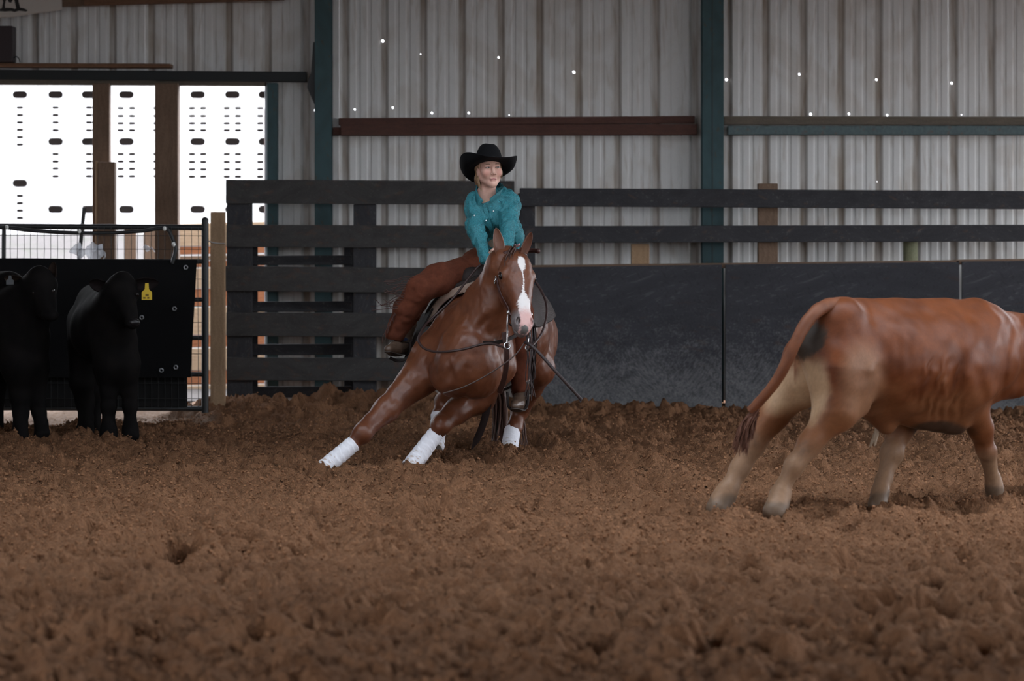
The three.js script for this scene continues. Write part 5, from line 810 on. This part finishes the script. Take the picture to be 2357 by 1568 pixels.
// the red steer, walking away to the right
{
  const o = v3(1.55, 0, -15.7), t = thing('steer', 'red brown steer walking off to the right past the fence', 'cattle', o.toArray());
  const trunk = [
    cone(P(1928, 792, 15.42), P(2052, 830, 15.58), 0.195, 0.262, 0.08), cone(P(2052, 830, 15.58), P(2150, 832, 15.72), 0.262, 0.272, 0.08), cone(P(2150, 832, 15.72), P(2245, 815, 15.86), 0.272, 0.235, 0.08),
    cone(P(1945, 715, 15.42), P(2235, 718, 15.84), 0.055, 0.055, 0.10), ell(P(2258, 742, 15.86), 0.11, 0.10, 0.10, 0.08), ball(P(1905, 745, 15.34), 0.11, 0.08), ball(P(1948, 735, 15.32), 0.09, 0.08), ball(P(1880, 790, 15.32), 0.11, 0.06),
    cone(P(2060, 895, 15.6), P(2185, 910, 15.76), 0.145, 0.16, 0.08), cone(P(2012, 930, 15.55), P(2040, 975, 15.62), 0.09, 0.055, 0.05), cone(P(2110, 945, 15.66), P(2195, 962, 15.78), 0.09, 0.085, 0.06),
    // neck, dewlap, shoulder
    cone(P(2270, 798, 15.98), P(2390, 800, 16.14), 0.205, 0.165, 0.08), cone(P(2262, 880, 15.92), P(2360, 880, 16.06), 0.12, 0.07, 0.07), cone(P(2395, 800, 16.1), P(2450, 790, 16.2), 0.16, 0.13, 0.06),
    ell(P(2252, 838, 15.66), 0.125, 0.20, 0.085, 0.045, v3(0.87, 0, -0.5)), cone(P(2258, 765, 15.76), P(2228, 890, 15.66), 0.105, 0.105, 0.06), ell(P(2285, 850, 15.74), 0.07, 0.13, 0.08, 0.04),
    // thighs
    ell(P(1935, 850, 15.30), 0.155, 0.21, 0.13, 0.08), cone(P(1930, 850, 15.30), P(1925, 940, 15.28), 0.16, 0.115, 0.06), cone(P(1975, 880, 15.36), P(1968, 930, 15.36), 0.10, 0.075, 0.06), ell(P(1858, 850, 15.52), 0.14, 0.19, 0.12, 0.06),
  ];
  const legs = [
    ...chain([[1922, 945, 15.28, 0.102], [1872, 1012, 15.24, 0.058], [1828, 1072, 15.22, 0.045], [1802, 1122, 15.22, 0.038], [1795, 1142, 15.21, 0.047], [1788, 1166, 15.18, 0.052], [1782, 1180, 15.16, 0.058]]), ball(P(1860, 1024, 15.26), 0.058, 0.03),
    ...chain([[1838, 880, 15.56, 0.118], [1772, 962, 15.58, 0.080], [1732, 1026, 15.56, 0.057], [1702, 1080, 15.54, 0.045], [1674, 1130, 15.5, 0.048], [1664, 1150, 15.49, 0.053], [1652, 1172, 15.46, 0.060]]), ball(P(1728, 1018, 15.6), 0.058, 0.03),
    ...chain([[2228, 915, 15.78, 0.105], [2256, 985, 15.92, 0.064], [2272, 1042, 16.02, 0.044], [2284, 1100, 16.1, 0.035], [2289, 1122, 16.11, 0.042], [2292, 1142, 16.12, 0.050]]), ball(P(2268, 1038, 15.98), 0.046, 0.03),
    ...chain([[2110, 930, 15.95, 0.10], [2072, 990, 15.9, 0.064], [2052, 1046, 15.86, 0.054], [2034, 1104, 15.8, 0.037], [2026, 1132, 15.76, 0.042], [2019, 1162, 15.7, 0.050]]), ball(P(2054, 1040, 15.84), 0.052, 0.03),
  ];
  const hU2 = v3(0.86, -0.35, -0.36).normalize(), hp = P(2455, 780, 16.2), hh = (u, y, w) => hp.clone().addScaledVector(hU2, u).add(v3(0, y, 0)).addScaledVector(v3(0.42, 0, 0.9), w);
  const head = [ell(hh(0.08, 0, 0), 0.15, 0.12, 0.11, 0.05, hU2), cone(hh(0.1, -0.02, 0), hh(0.36, -0.03, 0), 0.11, 0.075, 0.05), ell(hh(0.40, -0.035, 0), 0.07, 0.07, 0.075, 0.03, hU2), cone(hh(0.12, -0.1, 0), hh(0.36, -0.08, 0), 0.07, 0.045, 0.04), ell(hh(0.02, 0.03, 0.17), 0.06, 0.035, 0.10, 0.03, hU2), ell(hh(0.02, 0.03, -0.17), 0.06, 0.035, 0.10, 0.03, hU2)];
  const prims = [...trunk, ...legs, ...head];
  const wrinkle = (x, y, z) => {
    const px = CX + x / -z * F, py = CY + (EYE - y) / -z * F; let s = 0.003 * N3(x * 8, y * 8, z * 8);
    const g = smooth(2085, 2150, px) * smooth(2230, 2195, px) * smooth(800, 860, py) * smooth(985, 930, py); if (g > 0) s += 0.0050 * g * Math.sin((px * 0.30 + (py - 900) * 0.11 + 2 * N2(px * 0.02, py * 0.02)));   // skin folds behind the elbow
    const n = smooth(2265, 2300, px) * smooth(700, 760, py); if (n > 0) s += 0.0007 * n * Math.sin(px * 0.33 + py * 0.05);                                        // neck folds
    const fl = Math.exp(-((((px - 2010) + (py - 850) * 0.25) / 16) ** 2)) * smooth(800, 860, py) * smooth(960, 920, py); s -= 0.010 * fl;
    const cr = (ax, ay, bx, by, w, d) => { const t = clamp(((px - ax) * (bx - ax) + (py - ay) * (by - ay)) / ((bx - ax) ** 2 + (by - ay) ** 2)), e = Math.hypot(px - ax - t * (bx - ax), py - ay - t * (by - ay)); return d * Math.sin(Math.PI * clamp(t, 0.02, 0.98)) * (Math.exp(-((e / w) ** 2)) - 0.6 * Math.exp(-((e / (w * 2.2)) ** 2))); }; s += cr(2222, 740, 2186, 960, 20, 0.034) + cr(2322, 740, 2300, 930, 15, 0.022) + cr(1962, 740, 1998, 945, 22, 0.016) + cr(2246, 830, 2272, 950, 14, 0.010);   // shoulder and flank creases
    const rib = smooth(2030, 2070, px) * smooth(2150, 2110, px) * smooth(740, 780, py) * smooth(900, 860, py); if (rib > 0) s += 0.0008 * rib * Math.sin(px * 0.25); return s;
  };
  const red = [0.155, 0.043, 0.012], deep = [0.082, 0.022, 0.007], tan = [0.215, 0.092, 0.040], cream = [0.46, 0.31, 0.185], pale = [0.255, 0.155, 0.092], dirt = [0.10, 0.065, 0.045];
  const color = (x, y, z, a, b, c) => {
    const px = CX + x / -z * F, py = CY + (EYE - y) / -z * F, n = fbm3(x * 5, y * 5, z * 5), f = N3(x * 90, y * 45, z * 90);
    let q = mix3(red, deep, clamp(0.35 + 0.6 * n)); const low = y - 0.62 + 0.10 * n;
    q = mix3(q, tan, 0.75 * smooth(0.06, -0.14, low) * smooth(2330, 2200, px)); q = mix3(q, pale, 0.9 * (px > 2150 ? smooth(0.31, 0.17, y + 0.04 * n) : smooth(0.42, 0.24, y + 0.05 * n)));
    const rear = Math.hypot((px - 1868) / 46, (py - 895) / 85) + 0.25 * n; q = mix3(q, cream, 0.9 * smooth(1.15, 0.55, rear)); const far = Math.hypot((px - 1805) / 55, (py - 895) / 62) + 0.2 * n; if (z < -15.42) q = mix3(q, cream, 0.8 * smooth(1.2, 0.6, far));
    q = mix3(q, [0.30, 0.17, 0.10], 0.5 * smooth(1.2, 0.5, Math.hypot((px - 1985) / 60, (py - 880) / 100)));
    const sa = (px - 1868) * 0.8 + (py - 785) * 0.6, sb = (py - 785) * 0.8 - (px - 1868) * 0.6, soil = Math.hypot(sa / 34, sb / 58) + 0.25 * n + 0.1 * f; q = mix3(q, [0.028, 0.022, 0.016], 0.95 * smooth(1.05, 0.7, soil));                       // soiled hair under the tail
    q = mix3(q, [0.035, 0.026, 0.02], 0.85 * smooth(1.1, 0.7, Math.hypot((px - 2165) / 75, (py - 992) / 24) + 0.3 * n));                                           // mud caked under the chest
    for (const [hx, hy, r] of [[1848, 1035, 26], [1732, 1010, 30]]) q = mix3(q, dirt, 0.5 * smooth(1, 0.2, Math.hypot((px - hx) / r, (py - hy) / (r * 1.2)) + 0.8 * Math.abs(N3(x * 25, y * 25, z * 25))));
    q = mix3(q, [0.13, 0.085, 0.055], smooth(0.075, 0.045, y + 0.03 * n)); return q.map((w) => w * (1 + 0.12 * f));
  };
  const hide = mat({ vertexColors: true, roughness: 0.5, specularIntensity: 0.55, sheen: 0.05, sheenColor: lin(0.5, 0.42, 0.4), sheenRoughness: 0.5, bumpMap: coat.bumpMap, bumpScale: 0.0005 });
  mesh('body', local(nets(field(prims, wrinkle), boundsOf(prims), 0.0115, color), o), hide, t);
  const tc = new THREE.CatmullRomCurve3([P(1935, 702, 15.36), P(1905, 704, 15.27), P(1878, 718, 15.2), P(1853, 748, 15.16), P(1829, 794, 15.13), P(1808, 840, 15.13), P(1782, 884, 15.15), P(1750, 922, 15.18), P(1727, 946, 15.2)]), tg = new THREE.TubeGeometry(tc, 60, 1, 14), tp = tg.attributes.position, tcol = new Float32Array(tp.count * 3);
  for (let i = 0; i <= 60; i++) { const m = tc.getPointAt(i / 60), r = lerp(0.042, 0.024, Math.pow(i / 60, 0.6)) * (1 + 0.06 * N2(i * 0.2, 3)); for (let k = 0; k <= 14; k++) { const id = i * 15 + k, q = v3().fromBufferAttribute(tp, id).sub(m).multiplyScalar(r).add(m); tp.setXYZ(id, q.x, q.y, q.z); tcol.set(mix3([0.19, 0.066, 0.028], [0.12, 0.04, 0.018], clamp(0.5 + 0.7 * fbm3(q.x * 20, q.y * 8, q.z * 20))), id * 3); } }
  tg.setAttribute('color', new THREE.BufferAttribute(tcol, 3)); mesh('tail', local(tg, o), hide, t);
  mesh('tail_switch', local(merge([lock([P(1740, 948, 15.2), P(1722, 972, 15.2), P(1710, 1000, 15.2), P(1703, 1030, 15.2)], 0.0042, 90, 0.075, 71, 0.3), lock([P(1736, 955, 15.2), P(1728, 980, 15.2), P(1722, 1005, 15.2)], 0.004, 40, 0.06, 72, 0.3)]), o), mat({ color: lin(0.105, 0.036, 0.017), roughness: 0.6 }), t).userData.kind = 'stuff';
  mesh('belly_tuft', local(lock([P(2020, 978, 15.62), P(2016, 998, 15.62), P(2008, 1022, 15.62)], 0.006, 22, 0.035, 73, 0.3), o), mat({ color: lin(0.42, 0.33, 0.24), roughness: 0.7 }), t).userData.kind = 'stuff';
}
// two black calves in the shade by the gate
const blackHide = mat({ vertexColors: true, roughness: 0.8, specularIntensity: 0.15, bumpMap: coat.bumpMap, bumpScale: 0.0006 });
Object.assign(blackHide, {});
const blackC = (x, y, z) => { const n = fbm3(x * 6, y * 6, z * 6); return mix3([0.0045, 0.004, 0.004], [0.008, 0.0068, 0.0065], clamp(0.5 + n)); };
function tagPlate(px, py, d, w, h, color, parent, o, name = 'ear_tag') {
  const s = F / d, sh = new THREE.Shape(); const W2 = w / s / 2, H2 = h / s; sh.moveTo(-W2, 0); sh.lineTo(W2, 0); sh.lineTo(W2, H2 * 0.45); sh.lineTo(W2 * 0.4, H2 * 0.62); sh.lineTo(W2 * 0.3, H2); sh.lineTo(-W2 * 0.3, H2); sh.lineTo(-W2 * 0.4, H2 * 0.62); sh.lineTo(-W2, H2 * 0.45); sh.closePath();
  const g = new THREE.ExtrudeGeometry(sh, { depth: 0.003, bevelEnabled: true, bevelSize: 0.001, bevelThickness: 0.001, bevelSegments: 1 }); const m = mesh(name, g, mat({ color: lin(...color), roughness: 0.5 }), parent); m.position.copy(P(px, py, d)).sub(o); return m;
}
{
  const o = v3((235 - CX) * 20.5 / F, 0, -20.5), t = thing('calf', 'black calf with yellow ear tag facing the camera by the gate', 'cattle', o.toArray());
  Object.defineProperty(t.userData, 'coat', { value: Object.assign(blackHide.clone(), { side: THREE.DoubleSide }), enumerable: false });
  const prims = [
    cone(P(217, 745, 20.95), P(237, 760, 20.6), 0.19, 0.205, 0.08), cone(P(237, 760, 20.6), P(262, 785, 20.38), 0.205, 0.16, 0.08), ell(P(268, 830, 20.32), 0.135, 0.17, 0.13, 0.07), cone(P(214, 690, 20.85), P(248, 695, 20.5), 0.105, 0.105, 0.08), cone(P(245, 735, 20.45), P(268, 690, 20.28), 0.16, 0.125, 0.08), cone(P(272, 760, 20.28), P(285, 720, 20.2), 0.10, 0.08, 0.06),
    ell(P(278, 668, 20.24), 0.102, 0.10, 0.10, 0.05), ball(P(283, 645, 20.26), 0.058, 0.05), cone(P(280, 668, 20.21), P(300, 728, 20.06), 0.088, 0.052, 0.05), cone(P(262, 690, 20.27), P(292, 735, 20.12), 0.068, 0.040, 0.05), ell(P(305, 744, 20.03), 0.052, 0.042, 0.045, 0.02), ball(P(314, 678, 20.18), 0.026, 0.03), ball(P(258, 678, 20.18), 0.026, 0.03), cut(ball(P(316, 743, 19.985), 0.012, 0.008)), cut(ball(P(298, 742, 19.985), 0.012, 0.008)),
    ...chain([[252, 840, 20.34, 0.10], [250, 900, 20.32, 0.056], [250, 935, 20.32, 0.050], [250, 975, 20.32, 0.040], [250, 992, 20.30, 0.054], [250, 1008, 20.28, 0.062]], 0.06), ...chain([[292, 840, 20.34, 0.09], [298, 900, 20.36, 0.050], [299, 935, 20.36, 0.046], [300, 972, 20.36, 0.038], [300, 988, 20.36, 0.05], [301, 1002, 20.34, 0.058]], 0.06),
    ...chain([[202, 800, 20.85, 0.14], [188, 880, 20.75, 0.08], [196, 925, 20.8, 0.062], [198, 965, 20.75, 0.048], [196, 990, 20.7, 0.056], [194, 1006, 20.62, 0.066]], 0.08), ...chain([[205, 820, 21.0, 0.13], [208, 900, 20.95, 0.07], [214, 940, 21.0, 0.055], [216, 985, 20.95, 0.05]], 0.08), cone(P(230, 850, 20.55), P(232, 880, 20.5), 0.05, 0.03, 0.04),
  ];
  mesh('body', local(nets(field(prims), boundsOf(prims), 0.0125, blackC), o), blackHide, t);
  for (const [x, y] of [[318, 678], [258, 679]]) { const e = mesh('eye', new THREE.SphereGeometry(0.015, 12, 10), eyeMat, t); e.position.copy(P(x + (x > 300 ? -3 : 1), y, 20.15)).sub(o); }
  mesh('nose', local(new THREE.SphereGeometry(0.034, 16, 12).scale(1.15, 0.75, 0.6).translate(...P(309, 742, 20.0).toArray()), o), mat({ color: lin(0.012, 0.011, 0.012), roughness: 0.3 }), t);
  const ec = [[0.011, 0.009, 0.009], [0.016, 0.012, 0.012]];
  leafEar(P(314, 656, 20.24), P(366, 650, 20.22), v3(0.1, -0.35, 0.9), 0.062, ec, t, o); leafEar(P(240, 660, 20.28), P(204, 652, 20.32), v3(-0.1, -0.35, 0.9), 0.060, ec, t, o);
  const tg = tagPlate(338, 690, 20.14, 23, 38, [0.62, 0.42, 0.015], t, o);
  mesh('smudged_print', merge([new RoundedBoxGeometry(0.022, 0.016, 0.001, 1, 0.0004).translate(0.002, 0.030, 0), new RoundedBoxGeometry(0.016, 0.012, 0.001, 1, 0.0004).translate(-0.016, 0.012, 0), new RoundedBoxGeometry(0.014, 0.012, 0.001, 1, 0.0004).translate(0.010, 0.012, 0)]).translate(0, 0, 0.0045), mat({ color: lin(0.16, 0.10, 0.008), roughness: 0.7 }), tg);
}
{
  const o = v3((30 - CX) * 20.6 / F, 0, -20.6), t = thing('calf', 'black calf cut by the left edge with its head turned', 'cattle', o.toArray());
  Object.defineProperty(t.userData, 'coat', { value: Object.assign(blackHide.clone(), { side: THREE.DoubleSide }), enumerable: false });
  const prims = [
    cone(P(-120, 760, 21.0), P(-20, 765, 20.75), 0.25, 0.26, 0.08), cone(P(-20, 765, 20.75), P(48, 775, 20.5), 0.26, 0.20, 0.08), ell(P(52, 820, 20.42), 0.16, 0.19, 0.15, 0.07), cone(P(-60, 670, 20.9), P(20, 665, 20.62), 0.13, 0.12, 0.08), cone(P(35, 720, 20.5), P(80, 670, 20.35), 0.19, 0.125, 0.08), cone(P(70, 770, 20.38), P(92, 700, 20.28), 0.12, 0.08, 0.06),
    ell(P(94, 655, 20.28), 0.105, 0.105, 0.10, 0.05), ball(P(90, 634, 20.28), 0.06, 0.05), cone(P(98, 662, 20.24), P(112, 715, 20.12), 0.088, 0.056, 0.05), cone(P(84, 690, 20.3), P(106, 722, 20.16), 0.068, 0.042, 0.05), ell(P(116, 726, 20.08), 0.055, 0.042, 0.048, 0.02),
    ...chain([[48, 850, 20.42, 0.12], [46, 910, 20.42, 0.066], [48, 950, 20.42, 0.052], [47, 978, 20.4, 0.045], [47, 1008, 20.38, 0.062]], 0.06), ...chain([[78, 850, 20.5, 0.11], [84, 915, 20.5, 0.058], [90, 950, 20.5, 0.046], [95, 976, 20.48, 0.042], [97, 1000, 20.44, 0.058]], 0.06), ...chain([[-90, 830, 20.9, 0.16], [-80, 910, 20.95, 0.08], [-70, 985, 20.9, 0.055]], 0.08), ...chain([[-20, 850, 21.0, 0.15], [-15, 920, 21.0, 0.07], [-10, 985, 21.0, 0.055]], 0.08),
  ];
  mesh('body', local(nets(field(prims), boundsOf(prims), 0.0135, blackC), o), blackHide, t);
  const ec = [[0.016, 0.011, 0.009], [0.03, 0.02, 0.016]];
  leafEar(P(116, 648, 20.28), P(124, 602, 20.26), v3(-0.5, 0, 0.9), 0.050, ec, t, o); leafEar(P(62, 655, 20.36), P(8, 640, 20.4), v3(0, -0.5, 0.9), 0.06, ec, t, o);
  for (const [x, y] of [[126, 670], [84, 674]]) { const e = mesh('eye', new THREE.SphereGeometry(0.015, 12, 10), eyeMat, t); e.position.copy(P(x - 5, y, 20.17)).sub(o); }
  const tg = tagPlate(23, 655, 20.2, 17, 20, [0.05, 0.055, 0.06], t, o); tg.userData.label = 'dark grey ear tag';
}
renderer.render(scene, camera);
